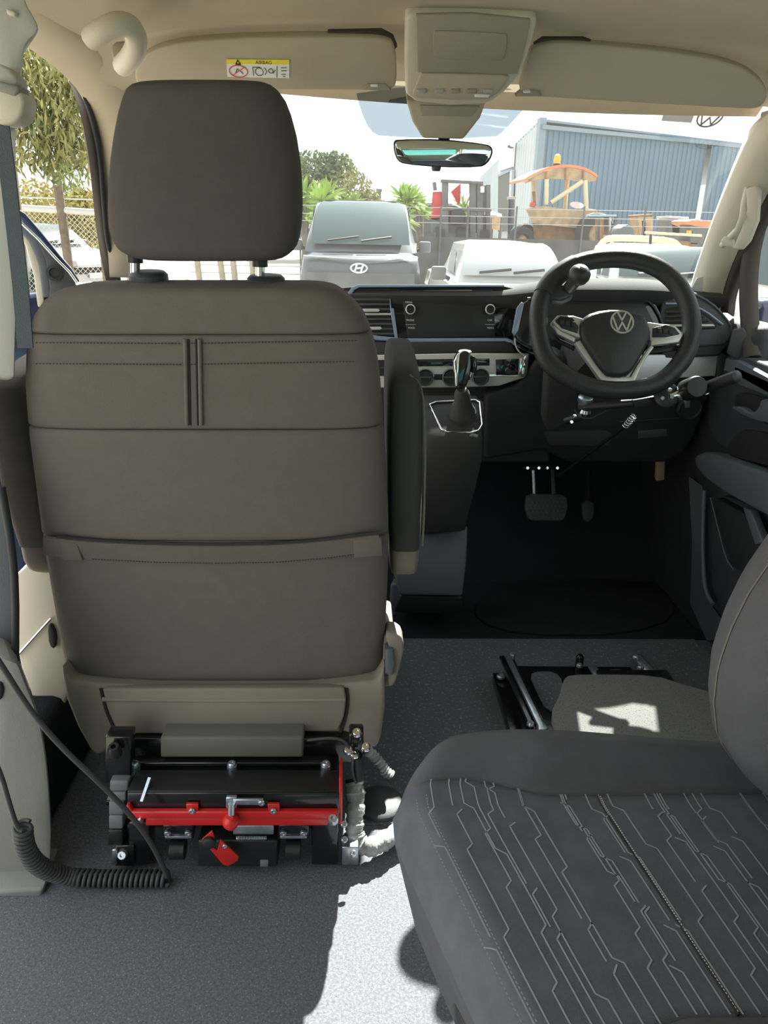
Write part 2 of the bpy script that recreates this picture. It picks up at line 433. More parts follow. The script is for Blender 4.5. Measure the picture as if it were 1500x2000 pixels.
# front header and A pillars
hd = [V(wsp(i/20, 0)) for i in range(21)]
strip('trim_1', [p + V((0, -.02, .012)) for p in hd], [p + V((0, .02, -.018)) for p in hd], 'headliner', None, ext=(0, .02, .05), kind='structure')
# far-side pillar (driver)
A = [at(1520, 210, X=.84), at(1480, 236, X=.85), at(1462, 262, X=.852), at(1432, 330, X=.86), at(1390, 440, X=.885), at(1352, 552, X=.92), at(1345, 600, X=.93)]
B = [at(1600, 190, X=.88), at(1560, 290, X=.89), at(1530, 320, X=.895), at(1488, 400, X=.91), at(1445, 480, X=.925), at(1413, 562, X=.94), at(1408, 610, X=.945)]
Md = [(a+b)/2 + V((-.035, -.01, .006)) for a, b in zip(A, B)]
pr = thing('trim_2', B[-1], None, None, kind='structure')
def band(name, rows, m, parent, ext): 
    rs = [chaikin(r, 2, False) for r in rows]
    vs = []; n = len(rs[0]); fs = []
    for r in rs: vs += r
    k0 = len(rs)
    for j in range(k0-1):
        for i in range(n-1): fs.append((j*n+i, j*n+i+1, (j+1)*n+i+1, (j+1)*n+i))
    o = mk(name, vs, fs, m, parent, smooth=70)
    s = o.modifiers.new('thick', 'SOLIDIFY'); s.thickness = ext; s.offset = 0
    return o
band('pillar_cover', [A, [a*.65+b*.35+V((-.03, -.008, .004)) for a, b in zip(A, B)], [a*.35+b*.65+V((-.03, -.008, .004)) for a, b in zip(A, B)], B], 'cream_plastic', pr, .008)
FRR = Frame(at(1385, 560, X=.915), B[4]-A[4], A[4]-A[5])
plate('airbag_cover', vert(1.98), [(1352, 562), (1362, 543), (1374, 540), (1371, 580), (1368, 592)], .006, 'pale_plastic', pr, off=.0, bevel=.001)
C2 = [p+V((.035, .0, -.01)) for p in B]
band('door_seal', [B, [p+V((.012, -.012, 0)) for p in B], C2], 'seal_brown', pr, .006)
# near-side pillar (passenger), open doorway beyond it
A = [at(-120, -40, X=-.55), at(40, 78, X=-.56), at(70, 100, X=-.562), at(110, 130, X=-.567), at(150, 168, X=-.575), at(178, 225, X=-.59), at(198, 300, X=-.61), at(206, 420, X=-.64), at(214, 540, X=-.67)]
B = [at(20, -60, X=-.46), at(150, 20, X=-.455), at(195, 58, X=-.455), at(230, 90, X=-.46), at(262, 140, X=-.47), at(265, 200, X=-.49), at(262, 300, X=-.53), at(262, 420, X=-.58), at(262, 540, X=-.62)]
pl = thing('trim_3', A[-1], None, None, kind='structure')
band('pillar_cover', [A, [(a+b)/2+V((.02, -.01, 0)) for a, b in zip(A, B)], B], 'headliner', pl, .008)
D = [at(x, y, X=X) for x, y, X in ((140, 160, -.60), (152, 195, -.605), (160, 235, -.61), (172, 300, -.63), (184, 400, -.66), (195, 480, -.68), (206, 545, -.70))]
E = [at(x, y, X=X) for x, y, X in ((152, 168, -.578), (170, 200, -.582), (182, 240, -.592), (195, 300, -.61), (203, 400, -.635), (210, 480, -.655), (232, 545, -.67))]
band('door_seal', [D, E], 'seal_brown', pl, .010)
tube('seal_bead', [p+V((.004, -.012, 0)) for p in E], .006, 'seal', pl, sm=2)

# B pillar on the passenger side with belt
BP = vert(1.0, x=-.5)
bp = thing('trim_4', (-.5, 1.0, 0), None, None, kind='structure')
plate('upper_cover', BP, [(-60, -40), (40, -40), (52, 5), (66, 28), (78, 52), (72, 68), (56, 82), (48, 98), (44, 140), (41, 185), (36, 260), (-60, 260)], .10, 'pale_plastic', bp, bevel=.008, sm=1, ext=(-.055, .10, 0))
plate('adjuster_button', BP, [(10, 14), (30, 22), (30, 32), (12, 28)], .01, 'cream_plastic', bp, off=.008, bevel=.003)
plate('mid_cover', BP, [(-60, 235), (34, 235), (30, 420), (34, 600), (30, 745), (-60, 745)], .08, 'pale_plastic', bp, off=-.01, bevel=.008, ext=(-.05, .08, 0))
plate('inner_cover', BP, [(-60, 735), (-6, 735), (-4, 900), (6, 960), (24, 1080), (32, 1190), (32, 1290), (-60, 1290)], .09, 'door_mid', bp, off=-.004, bevel=.008, ext=(-.06, .09, 0))
tube('panel_edge', [BP.h(x, y, .012) for x, y in ((2, 950), (22, 1060), (30, 1150), (30, 1290))], .006, 'dash_dark', bp, sm=1)
plate('lower_cover', vert(.96, tilt=-4, x=-.5, z=.2), [(-80, 1285), (34, 1285), (50, 1330), (78, 1400), (92, 1470), (100, 1560), (104, 1650), (96, 1745), (-80, 1760)], .12, 'pillar_low', bp, bevel=.014, sm=1, ext=(-.075, .12, 0))
plate('cover_notch', vert(.955, tilt=-4, x=-.5, z=.2), [(-80, 1330), (2, 1335), (6, 1350), (2, 1368), (-80, 1370)], .02, 'seal', bp, bevel=.003)
plate('foot_cover', vert(.93, tilt=-10, x=-.5, z=.05), [(-80, 1745), (84, 1738), (78, 1772), (-80, 1830)], .08, 'pillar_low', bp, bevel=.006)
g_ = thing('belt_guide', BP.h(15, 200), 'pale plastic seat belt guide on the door pillar', 'belt guide')
plate('loop_top', BP, [(-20, 118), (10, 128), (32, 150), (36, 172), (-20, 160)], .03, 'pale_plastic', g_, off=.035, bevel=.006, sm=1)
plate('loop_body', BP, [(-20, 150), (12, 158), (38, 178), (47, 192), (44, 222), (30, 240), (4, 244), (-20, 236)], .04, 'cream_plastic', g_, off=.045, bevel=.008, sm=1)
plate('loop_slot', BP, [(-20, 172), (28, 188), (37, 178), (36, 168), (-20, 152)], .03, 'pillar_low', g_, off=.048, bevel=.003)
strip('seat_belt', [BP.h(x, y, .035) for x, y in ((-14, 238), (-2, 330), (12, 450), (24, 560), (34, 680))], [BP.h(x, y, .030) for x, y in ((16, 238), (28, 330), (42, 450), (55, 560), (64, 680))], 'belt', None, ext=(0, .003, 0), label='grey-blue seat belt webbing hanging down the door pillar', cat='seat belt')
# cream lower door frame, seen between the pillar and the seat
sill = thing('wall_sill', at(80, 1300, Y=1.22), None, None, kind='structure')
plate('sill_panel', vert(1.22, x=-.5, z=.3), [(28, 1100), (150, 1100), (150, 1300), (118, 1400), (108, 1450), (96, 1482), (84, 1430), (60, 1350), (36, 1290), (26, 1200)], .05, 'cream_plastic', sill, bevel=.008, sm=1)
rod('sunlight_line', vert(1.215, x=-.5).h(30, 1285), vert(1.215, x=-.5).h(100, 1207), .0025, 'chrome', sill)  # bright chrome rod stands for the line of sunlight across the panel
plate('latch_recess', vert(1.212, x=-.5), [(92, 1225), (99, 1218), (110, 1240), (108, 1270), (95, 1262)], .01, 'seal', sill, bevel=.003, sm=1)
box('side_step', (-.64, 1.44, .10), (.14, .70, .2), 'carpet_dark', sill, bevel=.02)

# ---------------------------------------------------------------- driver door (shut)
DR = Frame((.955, 1.7, .5), (0, -1, 0), (0, 0, 1))
d2 = thing('door_2', (.96, 1.75, 0), None, None, kind='structure')
box('door_skin', (1.03, 1.55, .33), (.10, 1.05, .86), 'door_dark', d2, bevel=.02)
plate('panel_upper', DR, [(1385, 745), (1400, 700), (1438, 690), (1560, 735), (1640, 800), (1640, 960), (1500, 910), (1420, 880), (1380, 850)], .04, 'door_dark', d2, off=.012, bevel=.006, sm=1)
strip('window_ledge', [DR.h(x, y, .03) for x, y in ((1418, 700), (1438, 705), (1500, 738), (1640, 800))], [DR.h(x, y, .03)+V((.11, .0, .01)) for x, y in ((1418, 700), (1438, 705), (1500, 738), (1640, 800))], 'door_mid', d2, ext=(0, 0, -.03))
plate('ledge_face', DR, [(1432, 712), (1500, 742), (1640, 806), (1640, 850), (1500, 775), (1440, 752)], .03, 'door_mid', d2, off=.03, bevel=.004)
plate('handle_recess', DR, [(1440, 760), (1520, 785), (1560, 830), (1520, 840), (1430, 800)], .02, 'seal', d2, off=.016, bevel=.004, sm=1)
hp = plate('pull_handle', DR, [(1424, 795), (1445, 793), (1465, 808), (1480, 800), (1488, 775), (1530, 790), (1540, 830), (1490, 826), (1450, 812)], .02, 'door_mid', d2, off=.04, bevel=.005, sm=1)
plate('arm_rest', DR, [(1352, 890), (1380, 880), (1440, 905), (1560, 945), (1640, 990), (1640, 1080), (1500, 1010), (1400, 955), (1360, 920)], .06, 'door_mid', d2, off=.05, bevel=.012, sm=1)
plate('arm_recess', DR, [(1415, 880), (1432, 850), (1460, 835), (1580, 870), (1640, 900), (1640, 960), (1500, 910), (1430, 893)], .02, 'seal', d2, off=.02, bevel=.004, sm=1)
plate('map_pocket', DR, [(1386, 965), (1430, 990), (1480, 1020), (1520, 1100), (1480, 1130), (1430, 1110), (1420, 1090)], .03, 'dash_dark', d2, off=.02, bevel=.006, sm=1)
plate('lower_panel', DR, [(1372, 950), (1640, 1060), (1640, 1300), (1420, 1250), (1385, 1175), (1372, 1100)], .03, 'door_dark', d2, off=-.005, bevel=.006)
tube('pocket_edge', [DR.h(x, y, .024) for x, y in ((1388, 972), (1402, 1030), (1418, 1092), (1432, 1112))], .002, 'door_mid', d2, sm=1)
tube('door_seal', [DR.h(x, y, .02) for x, y in ((1376, 958), (1372, 1040), (1374, 1120), (1378, 1155), (1392, 1180))], .006, 'door_mid', d2, sm=2)
plate('pocket_strap', DR, [(1450, 990), (1465, 996), (1490, 1060), (1474, 1064)], .02, 'door_mid', d2, off=.035, bevel=.003)
box('door_window_bar', (.985, 1.55, 1.31), (.04, .9, .05), 'seal_brown', d2)
tube('window_frame', [at(1470, 700, X=.965), at(1462, 600, X=.965), at(1462, 540, X=.962), at(1470, 470, X=.955), at(1500, 380, X=.945), at(1560, 270, X=.94)], .022, 'seal_brown', d2, sm=1)
plate('mirror_corner', vert(1.83, x=.95, yaw=-20), [(1420, 690), (1432, 645), (1452, 640), (1466, 660), (1468, 705), (1450, 712)], .02, 'dash_mid', d2, bevel=.003)
mk('window_4', [(.985, 1.06, .76), (.985, 1.78, .76), (.965, 1.72, 1.29), (.965, 1.06, 1.29), (.981, 1.06, .76), (.981, 1.78, .76), (.961, 1.72, 1.29), (.961, 1.06, 1.29)], [(0, 1, 2, 3), (7, 6, 5, 4)], 'side_glass', None, kind='structure')
# kick panel beside the pedals and the sill below the door
box('wall_kick', (1.0, 2.18, .42), (.10, .76, .86), 'dash_dark', None, bevel=.03, kind='structure')
box('wall_cowl', (-.73, 2.33, .42), (.08, .55, .86), 'dash_dark', None, bevel=.03, kind='structure')
strip('baseboard_right', [at(x, y, X=.93) for x, y in ((1345, 930), (1352, 1060), (1348, 1180), (1380, 1250))], [at(x, y, X=.95) for x, y in ((1372, 950), (1376, 1060), (1380, 1170), (1440, 1250))], 'door_dark', None, ext=(.03, 0, -.02), kind='structure')

# ---------------------------------------------------------------- passenger door, swung open
OD = Frame(at(90, 500, Y=1.75), (.93, .36, 0), (0, 0, 1))
d1 = thing('door_1', at(60, 560, Y=1.75), None, None, kind='structure')
plate('outer_frame', OD, [(28, 402), (50, 418), (82, 455), (118, 500), (140, 525), (156, 550), (143, 552), (118, 520), (76, 470), (30, 428)], .05, 'navy', d1, off=-.01, bevel=.003)
tube('bright_edge', [OD.h(x, y, .004) for x, y in ((30, 424), (74, 466), (112, 508), (136, 532), (150, 552))], .0035, 'chrome', d1)
plate('frame_cover', OD, [(30, 428), (70, 462), (78, 470), (95, 520), (100, 580), (84, 582), (76, 520), (60, 475), (34, 448)], .03, 'door_mid', d1, bevel=.004)
plate('frame_strip', OD, [(36, 440), (58, 470), (76, 510), (86, 560), (86, 600), (74, 600), (66, 540), (50, 480), (36, 455)], .02, 'cream_plastic', d1, off=-.006, bevel=.003)
plate('corner_panel', OD, [(72, 466), (112, 508), (138, 536), (150, 560), (150, 640), (95, 640), (97, 560), (90, 510)], .02, 'dash_mid', d1, off=.002, bevel=.002)
lathe('tweeter', [(.017, 0), (.017, .006), (.011, .007), (.010, .003), (.0, .003)], OD.h(106, 533, .002), OD.n, 'dash_dark', d1)
plate('door_glass', OD, [(34, 450), (50, 480), (66, 540), (74, 600), (20, 600), (20, 440)], .004, 'side_glass', d1, off=-.02, bevel=0)
plate('door_body', OD, [(40, 578), (160, 560), (160, 1500), (-100, 1500), (-100, 600)], .09, 'navy', d1, off=-.02, bevel=.01)

# ---------------------------------------------------------------- front passenger seat (seen from behind)
def interp(tab, y):
    for a, b in zip(tab[:-1], tab[1:]):
        if y <= b[0]:
            t = (y-a[0])/(b[0]-a[0]); t = max(0, t); return [a[i]+(b[i]-a[i])*t for i in range(1, len(a))]
    return list(tab[-1][1:])
def pad(name, fr, tab, y0, y1, depth, m, parent, n=24, power=5.0, seg=40, groove=.006, gw=5, bulge=0, level=False):
    """upholstered section: rows of a rounded outline between picture rows y0 and y1 on plane fr"""
    rings = []; nn = V((0, -1, 0)) if level else fr.n
    ys = [y0 + (y1-y0)*i/n for i in range(n+1)]
    extra = [y0+gw*.3, y0+gw*.8, y1-gw*.3, y1-gw*.8]
    ys = sorted(set(ys+[e for e in extra if y0 < e < y1]))
    for y in ys:
        r = interp(tab, y); xl, xr = r[0], r[1]; ds = r[2] if len(r) > 2 else 1
        e = min(y-y0, y1-y); k = groove*math.exp(-(e/gw)**2*3) if groove else 0
        L, Rr = fr.h(xl, y), fr.h(xr, y); c = (L+Rr)/2; hw = (Rr-L).length/2 - k; ux = (Rr-L).normalized()
        hd_ = depth/2*ds - k; mid = c - nn*(depth/2)
        ring = []
        for q in range(seg):
            th = 2*PI*q/seg; cx, sx = math.cos(th), math.sin(th)
            a = math.copysign(abs(cx)**(2/power), cx); b = math.copysign(abs(sx)**(2/power), sx)
            bl = bulge*(1-a*a) if b > 0 else 0
            ring.append(mid + ux*hw*a + nn*(hd_*b+bl))
        rings.append(ring)
    return loft(name, rings, m, parent, smooth=70)

SB = Frame((-.24, 1.06, .62), (1, 0, 0), (0, -.16, .98))
seat = thing('passenger_seat', (-.24, 1.25, 0), 'dark grey cloth front seat with headrest and map pocket, seen from behind', 'car seat')
TB = [(555, 205, 600, .25), (557, 165, 622, .55), (561, 128, 640, .8), (567, 103, 655, .93), (577, 82, 670, 1), (593, 63, 688, 1), (620, 45, 711, 1), (655, 34, 727, 1), (700, 29, 738, 1), (760, 28, 745, 1), (840, 34, 751, 1),
      (900, 42, 755, 1), (1000, 56, 760, 1), (1060, 64, 762, 1), (1150, 80, 760, 1), (1250, 98, 755, 1), (1310, 112, 751, 1), (1328, 120, 747, .97), (1336, 132, 738, .9)]
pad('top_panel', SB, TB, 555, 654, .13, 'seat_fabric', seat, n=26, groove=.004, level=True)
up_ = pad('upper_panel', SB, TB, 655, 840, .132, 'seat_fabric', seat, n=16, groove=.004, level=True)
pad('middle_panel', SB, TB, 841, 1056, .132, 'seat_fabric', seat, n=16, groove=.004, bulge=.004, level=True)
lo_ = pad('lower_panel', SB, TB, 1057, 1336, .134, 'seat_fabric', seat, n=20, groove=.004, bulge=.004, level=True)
pad('backrest_core', SB, [(y, l+8, r-8, .9*d) for y, l, r, d in TB], 572, 1325, .12, 'seam', seat, n=14, groove=0, level=True)
# paired welts and the two rows of stitching on the upper panel
def dots(name, fr, pts, ln, wd, m, parent, off=.0):
    vs, fs = [], []
    for (x0, y0), (x1, y1) in zip(pts[:-1], pts[1:]):
        a, b = fr.h(x0, y0, off), fr.h(x1, y1, off); L = (b-a).length; d = (b-a)/L; k = int(L/(ln*1.6)); s = fr.n.cross(d)*wd/2
        for i in range(k):
            p = a + d*(i*ln*1.6); q = p + d*ln; j = len(vs); h = fr.n*wd*.5
            vs += [p-s, q-s, q+s, p+s, p-s+h, q-s+h, q+s+h, p+s+h]
            fs += [(j+4, j+5, j+6, j+7), (j, j+1, j+5, j+4), (j+2, j+3, j+7, j+6), (j+1, j+2, j+6, j+5), (j+3, j, j+4, j+7)]
    return mk(name, vs, fs, m, parent)
for yy, nm in ((671, 'stitching'), (712, 'stitching')):
    dots(nm, SB, [(70, yy-2), (360, yy), (700, yy-6)], .0028, .0012, 'seam', up_, off=.0006)
for x in (362, 390):
    tube('welt', [SB.h(x+(y-670)*.02, y, .001) for y in range(662, 842, 12)], .0030, 'seat_fabric', up_, seg=8)
for x in (369, 383):
    tube('welt_groove', [SB.h(x+(y-670)*.02, y, -.0004) for y in range(662, 842, 12)], .0016, 'seam', up_, seg=6)
# map pocket: sagging elastic mouth with a folded hem
top = [(84, 1050), (112, 1053), (180, 1060), (300, 1066), (420, 1068), (540, 1066), (640, 1058), (700, 1050), (740, 1046)]
bot = [(x, y+34) for x, y in top]
strip('pocket_hem', chaikin([SB.h(x, y, .010) for x, y in top], 2, False), chaikin([SB.h(x, y, .0055) for x, y in bot], 2, False), 'seat_fabric', lo_, ext=-SB.n*.005)
tube('pocket_mouth', [SB.h(x, y-4, .004) for x, y in top[1:]], .0035, 'seam', lo_, sm=1)
dots('stitching', SB, [(x, y-2) for x, y in bot[2:8]], .0028, .0012, 'seam', lo_, off=.0062)
plate('pocket_tab', SB, [(690, 1056), (745, 1050), (748, 1086), (692, 1090)], .006, 'seat_fabric', lo_, off=.010, bevel=.0015)
plate('pocket_tab', SB, [(118, 1058), (150, 1062), (162, 1096), (122, 1094)], .006, 'seat_fabric', lo_, off=.010, bevel=.0015)
# headrest
HB = Frame((-.2, 1.005, 1.1), (1, 0, 0), (0, -.05, 1))
TH = [(150, 272, 490, .3), (152, 258, 505, .55), (157, 243, 520, .8), (166, 233, 533, .95), (185, 225, 547, 1), (215, 216, 559, 1), (260, 207, 571, 1), (310, 200, 579, 1), (360, 196, 583, 1), (410, 195, 584, 1), (445, 198, 582, 1),
      (470, 204, 578, 1), (488, 214, 572, .97), (500, 228, 562, .9), (508, 246, 550, .78), (513, 268, 534, .5)]
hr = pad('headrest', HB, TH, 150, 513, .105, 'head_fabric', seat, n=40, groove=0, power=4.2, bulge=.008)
for x0, y0, y1 in ((264, 500, 540), (508, 508, 548)):
    P0, P1 = HB.h(x0, y0, -.05), HB.h(x0, y1, -.05)
    rod('headrest_post', P0, P1, .0065, 'chrome', seat)
    rod('post_sleeve', P0+V((0, 0, .008)), P0.lerp(P1, .32), .0105, 'black_plastic', seat)
    c = SB.h(x0, y1+12)+V((0, .065, .004))
    lathe('post_collar', [(.026, -.012), (.026, .002), (.022, .006), (.012, .007)], c, (0, -.1, 1), 'dash_mid', seat, seg=24)
# arm rests, folded up on both sides
AR = Frame((.05, 1.12, .6), (1, 0, 0), (0, -.10, 1))
TA = [(728, 775, 795, .4), (731, 767, 808, .7), (738, 762, 818, .9), (750, 759, 825, 1), (775, 757, 829, 1), (850, 756, 831, 1), (950, 757, 829, 1), (1040, 759, 826, 1), (1078, 761, 823, 1)]
ar = pad('arm_rest', AR, TA, 728, 1078, .26, 'arm_fabric', seat, n=26, groove=0, power=6)
tube('arm_piping', [AR.h(x, y, -.012) for x, y in ((800, 732), (820, 748), (829, 790), (831, 880), (829, 980), (825, 1066))], .0018, 'thread', ar, sm=1)
pad('arm_cap', AR, [(1070, 760, 823, .97), (1110, 761, 821, .97), (1130, 762, 818, .9), (1140, 764, 800, .75)], 1070, 1140, .25, 'arm_plastic', seat, n=12, groove=0, power=6)
AL = Frame((-.5, 1.13, .6), (1, 0, 0), (0, -.10, 1))
TL = [(738, -22, 40, .8), (746, -34, 48, 1), (800, -34, 60, 1), (950, -12, 84, 1), (1070, 28, 110, 1)]
pad('arm_rest', AL, TL, 738, 1070, .2, 'seat_fabric', seat, n=16, groove=0, power=6)
pad('arm_cap', AL, [(1062, 28, 110, .98), (1100, 36, 118, .98), (1122, 44, 122, .9), (1136, 58, 124, .7)], 1062, 1136, .19, 'arm_plastic', seat, n=8, groove=0, power=6)
# plastic shell under the backrest
SH = Frame((-.24, 1.085, .28), (1, 0, 0), (0, .10, 1))
shl = plate('shell', SH, [(118, 1300), (140, 1332), (300, 1342), (600, 1342), (735, 1330), (752, 1300), (752, 1380), (744, 1440), (736, 1462), (690, 1458), (672, 1432), (450, 1436), (225, 1436), (218, 1458), (206, 1468), (190, 1478), (176, 1466), (150, 1420), (128, 1365)], .30, 'shell_plastic', seat, bevel=.008)
fp = plate('rear_flap', SH, [(200, 1346), (672, 1344), (676, 1366), (672, 1400), (660, 1428), (450, 1434), (234, 1434), (216, 1400), (205, 1368)], .02, 'shell_plastic', seat, off=.010, bevel=.004)
tube('flap_lip', [SH.h(x, y, .008) for x, y in ((200, 1366), (440, 1368), (674, 1366))], .004, 'shell_plastic', fp)
tube('flap_gap', [SH.h(x, y, .0006) for x, y in ((197, 1344), (202, 1370), (213, 1402), (230, 1436))], .0030, 'seam', fp, sm=1)
tube('flap_gap', [SH.h(x, y, .0006) for x, y in ((677, 1344), (680, 1370), (675, 1402), (664, 1432))], .0030, 'seam', fp, sm=1)
# recliner handle and side cover in the sun
rc = plate('side_cover', Frame((.06, 1.12, .33), (1, 0, 0), (0, .1, 1)), [(748, 1238), (770, 1240), (773, 1290), (771, 1340), (748, 1345)], .16, 'shell_plastic', seat, bevel=.006)
lv = plate('recline_lever', Frame((.07, 1.10, .33), (1, 0, 0), (0, .1, 1)), [(750, 1234), (782, 1238), (790, 1262), (782, 1300), (770, 1340), (756, 1342), (762, 1270)], .05, 'shell_plastic', seat, bevel=.005, sm=1)
plate('lever_face', Frame((.06, 1.09, .33), (1, 0, 0), (0, .1, 1)), [(752, 1268), (768, 1268), (772, 1300), (768, 1322), (752, 1318)], .03, 'door_mid', lv, bevel=.004)
# cushion, hidden in front of the backrest
box('seat_cushion', (-.24, 1.46, .37), (.52, .50, .15), 'seat_fabric', seat, bevel=.05, seg=4)
box('cushion_shell', (-.24, 1.42, .25), (.54, .46, .10), 'shell_plastic', seat, bevel=.02)

# ---------------------------------------------------------------- transfer base under the passenger seat
sb = thing('transfer_seat_base', (-.24, 1.15, 0), 'black steel swivel base with red locking bar under the front seat', 'seat base')
def F_(Y): return vert(Y, x=-.24, z=.15)
def pb(name, Y, x0, y0, x1, y1, d, m, parent=sb, bevel=.002, **k): return plate(name, F_(Y), rect(x0, y0, x1, y1), d, m, parent, bevel=bevel, **k)
box('top_plate', (-.235, 1.24, .205), (.40, .34, .012), 'paint_black', sb)
box('deck', (-.235, 1.20, .120), (.40, .36, .012), 'paint_black', sb)
pb('rear_beam', 1.06, 250, 1443, 690, 1490, .05, 'paint_black')
pb('control_box', 1.035, 313, 1440, 592, 1480, .12, 'grey_box', bevel=.004)
pb('guide_rail', 1.03, 258, 1490, 645, 1497, .02, 'paint_black')
pb('guide_rail', 1.03, 258, 1514, 645, 1524, .05, 'paint_black')
for x in (264, 453, 636):
    s = rod('standoff', F_(1.025).h(x, 1512), F_(1.025).h(x, 1494), .0085, 'zinc', sb)
    screw(F_(1.025).h(x, 1494), (0, 0, 1), .0075, 'zinc', s)
pb('slide_beam', 1.0, 262, 1524, 660, 1546, .06, 'paint_black')
pb('front_fascia', .965, 249, 1549, 664, 1590, .006, 'paint_black', bevel=.0015)
pb('fascia_top', .968, 249, 1545, 664, 1550, .05, 'steel_black', bevel=.001)
rb_ = pb('locking_bar', .955, 249, 1586, 660, 1600, .010, 'red_paint')
pb('locking_rail', .960, 284, 1598, 640, 1613, .012, 'red_paint')
for x in (375, 534):
    t_ = plate('lock_tab', F_(.957), [(x-12, 1571), (x+12, 1571), (x+12, 1590), (x-10, 1590)], .006, 'red_paint', rb_, bevel=.0015)
    screw(F_(.956).h(x, 1583), (0, -1, 0), .0055, 'zinc', t_)
plate('lock_end', F_(.957), [(246, 1574), (252, 1574), (262, 1590), (262, 1600), (252, 1596)], .012, 'red_paint', rb_, bevel=.0015)
plate('lock_arm', F_(.965), [(662, 1520), (668, 1520), (668, 1610), (662, 1610)], .05, 'red_paint', rb_, bevel=.001)
lathe('release_knob', [(.0, -.014), (.009, -.011), (.0135, 0), (.013, .006), (.008, .013), (.005, .016)], F_(.945).h(451, 1606), (0, -.3, 1), 'red_ball', sb)
rod('knob_stem', F_(.945).h(451, 1602), F_(.95).h(452, 1570), .0055, 'zinc', sb)
lv_ = pb('release_lever', .952, 455, 1562, 514, 1573, .005, 'zinc', bevel=.0015)
screw(F_(.951).h(511, 1567), (0, -1, 0), .0055, 'zinc', lv_)
pb('knob_bracket', .954, 441, 1558, 462, 1580, .008, 'zinc', bevel=.002)
rod('pull_strap', F_(.985).h(293, 1519), F_(.955).h(277, 1566), .0035, 'zinc', sb, seg=4)
pb('spring_plate', .96, 455, 1613, 534, 1630, .006, 'zinc', bevel=.001)
hx = [F_(.955).h(462+ i*.45, 1637) + V((0, math.cos(i*.9)*.003, math.sin(i*.9)*.003)) for i in range(130)]
tube('return_spring', hx, .0009, 'zinc', sb, seg=5)
for a, b in ((328, 368), (553, 593)):
    br = pb('roller_bracket', .975, a-10, 1612, b+10, 1640, .02, 'paint_black')
    for x in (a, b): screw(F_(.974).h(x, 1626), (0, -1, 0), .0062, 'zinc', br)
    pb('bracket_lip', .972, a-6, 1634, b+6, 1638, .02, 'zinc', parent=br, bevel=.0005)
    rod('roller', F_(.985).h(a+6, 1658), F_(.985).h(b-6, 1658), .017, 'steel_black', sb, seg=18)
mb = pb('motor_box', .975, 386, 1642, 542, 1694, .06, 'steel_black', bevel=.004)
pb('box_label', .974, 508, 1680, 524, 1693, .002, 'clip_grey', parent=mb, bevel=.0005)
pl_ = plate('latch_plate', F_(.952), [(394, 1640), (414, 1623), (420, 1640), (412, 1652), (424, 1662), (430, 1640), (466, 1674), (464, 1682), (446, 1692), (436, 1690)], .004, 'red_paint', sb, bevel=.001)
lathe('latch_pivot', [(.011, -.002), (.011, .006), (.008, .008)], F_(.952).h(409, 1643), (0, -1, 0), 'rubber', pl_)
screw(F_(.951).h(439, 1652), (0, -1, 0), .0045, 'zinc', pl_)
for x0, x1 in ((250, 292), (608, 660)):
    pb('leg', .99, x0, 1606, x1, 1690, .04, 'paint_black', bevel=.003)
for x, y, Y in ((270, 1603, .96), (650, 1603, .955)): screw(F_(Y).h(x, y), (0, -.5, 1), .009, 'zinc', sb, h=.012)
pb('foot_block', .985, 224, 1652, 262, 1692, .05, 'paint_black')
screw(F_(.984).h(240, 1668), (0, -1, .5), .009, 'zinc', sb)
pb('foot_plate', .98, 218, 1660, 228, 1690, .04, 'zinc')
for y0, y1, x0, x1 in ((1526, 1546, 214, 250), (1548, 1565, 213, 246), (1567, 1592, 212, 242), (1594, 1620, 212, 240), (1622, 1652, 210, 240)):
    pb('connector', .985, x0, y0, x1, y1, .03, 'clip_grey' if y1 < 1640 else 'black_plastic', bevel=.003)
pb('side_plate', 1.0, 205, 1440, 255, 1530, .03, 'paint_black')
screw(F_(.99).h(226, 1472), (0, -.3, 1), .011, 'steel_black', sb, h=.02)
rod('link_bar', F_(1.02).h(220, 1442), F_(1.01).h(208, 1460), .004, 'zinc', sb, seg=4)
box('base_plate', (-.24, 1.25, .012), (.40, .32, .024), 'paint_black', sb)
box('lift_frame', (-.24, 1.30, .11), (.36, .16, .18), 'paint_black', sb)
# post at the corner of the base with its bolts in the sun
po = pb('corner_post', 1.0, 681, 1434, 710, 1472, .03, 'paint_black', bevel=.004)
rod('post_pin', F_(1.0).h(697, 1476), F_(1.0).h(700, 1520), .010, 'steel_black', po)
for x, y in ((697, 1432), (680, 1466), (692, 1474), (714, 1460)): screw(F_(.99).h(x, y), (0, -.5, 1), .008, 'chrome', po)
pb('foot_bracket', .985, 668, 1655, 700, 1690, .03, 'zinc')
for x, y in ((671, 1610), (672, 1640), (690, 1668)): screw(F_(.97).h(x, y), (.3, -.6, 1), .006, 'zinc', sb)

# wrapped hoses and cables
ho = thing('wrapped_hose', at(710, 1660, Z=.02), 'clear plastic wrapped cable hose looping beside the seat base', 'hose')
hp_ = [at(692, 1528, Z=.115), at(696, 1560, Z=.095), at(692, 1600, Z=.07), at(692, 1628, Z=.05), at(702, 1650, Z=.035), at(724, 1656, Z=.03), at(752, 1642, Z=.03), at(790, 1615, Z=.03), at(840, 1580, Z=.03)]
pp = chaikin(hp_, 3, False)
tube('wrap', pp, [.0165+.0014*math.sin(i*.9)+.0012*math.sin(i*2.3) for i in range(len(pp))], 'wrap', ho, seg=12)
lathe('hose_mouth', [(.0155, 0), (.0155, .006), (.012, .006), (.011, -.01)], pp[0], pp[0]-pp[2], 'rubber', ho)
tube('lead_wire', [F_(.99).h(x, y) for x, y in ((600, 1446), (650, 1440), (676, 1448), (690, 1475), (688, 1510), (696, 1530))], .0022, 'cord_grey', ho, sm=2)
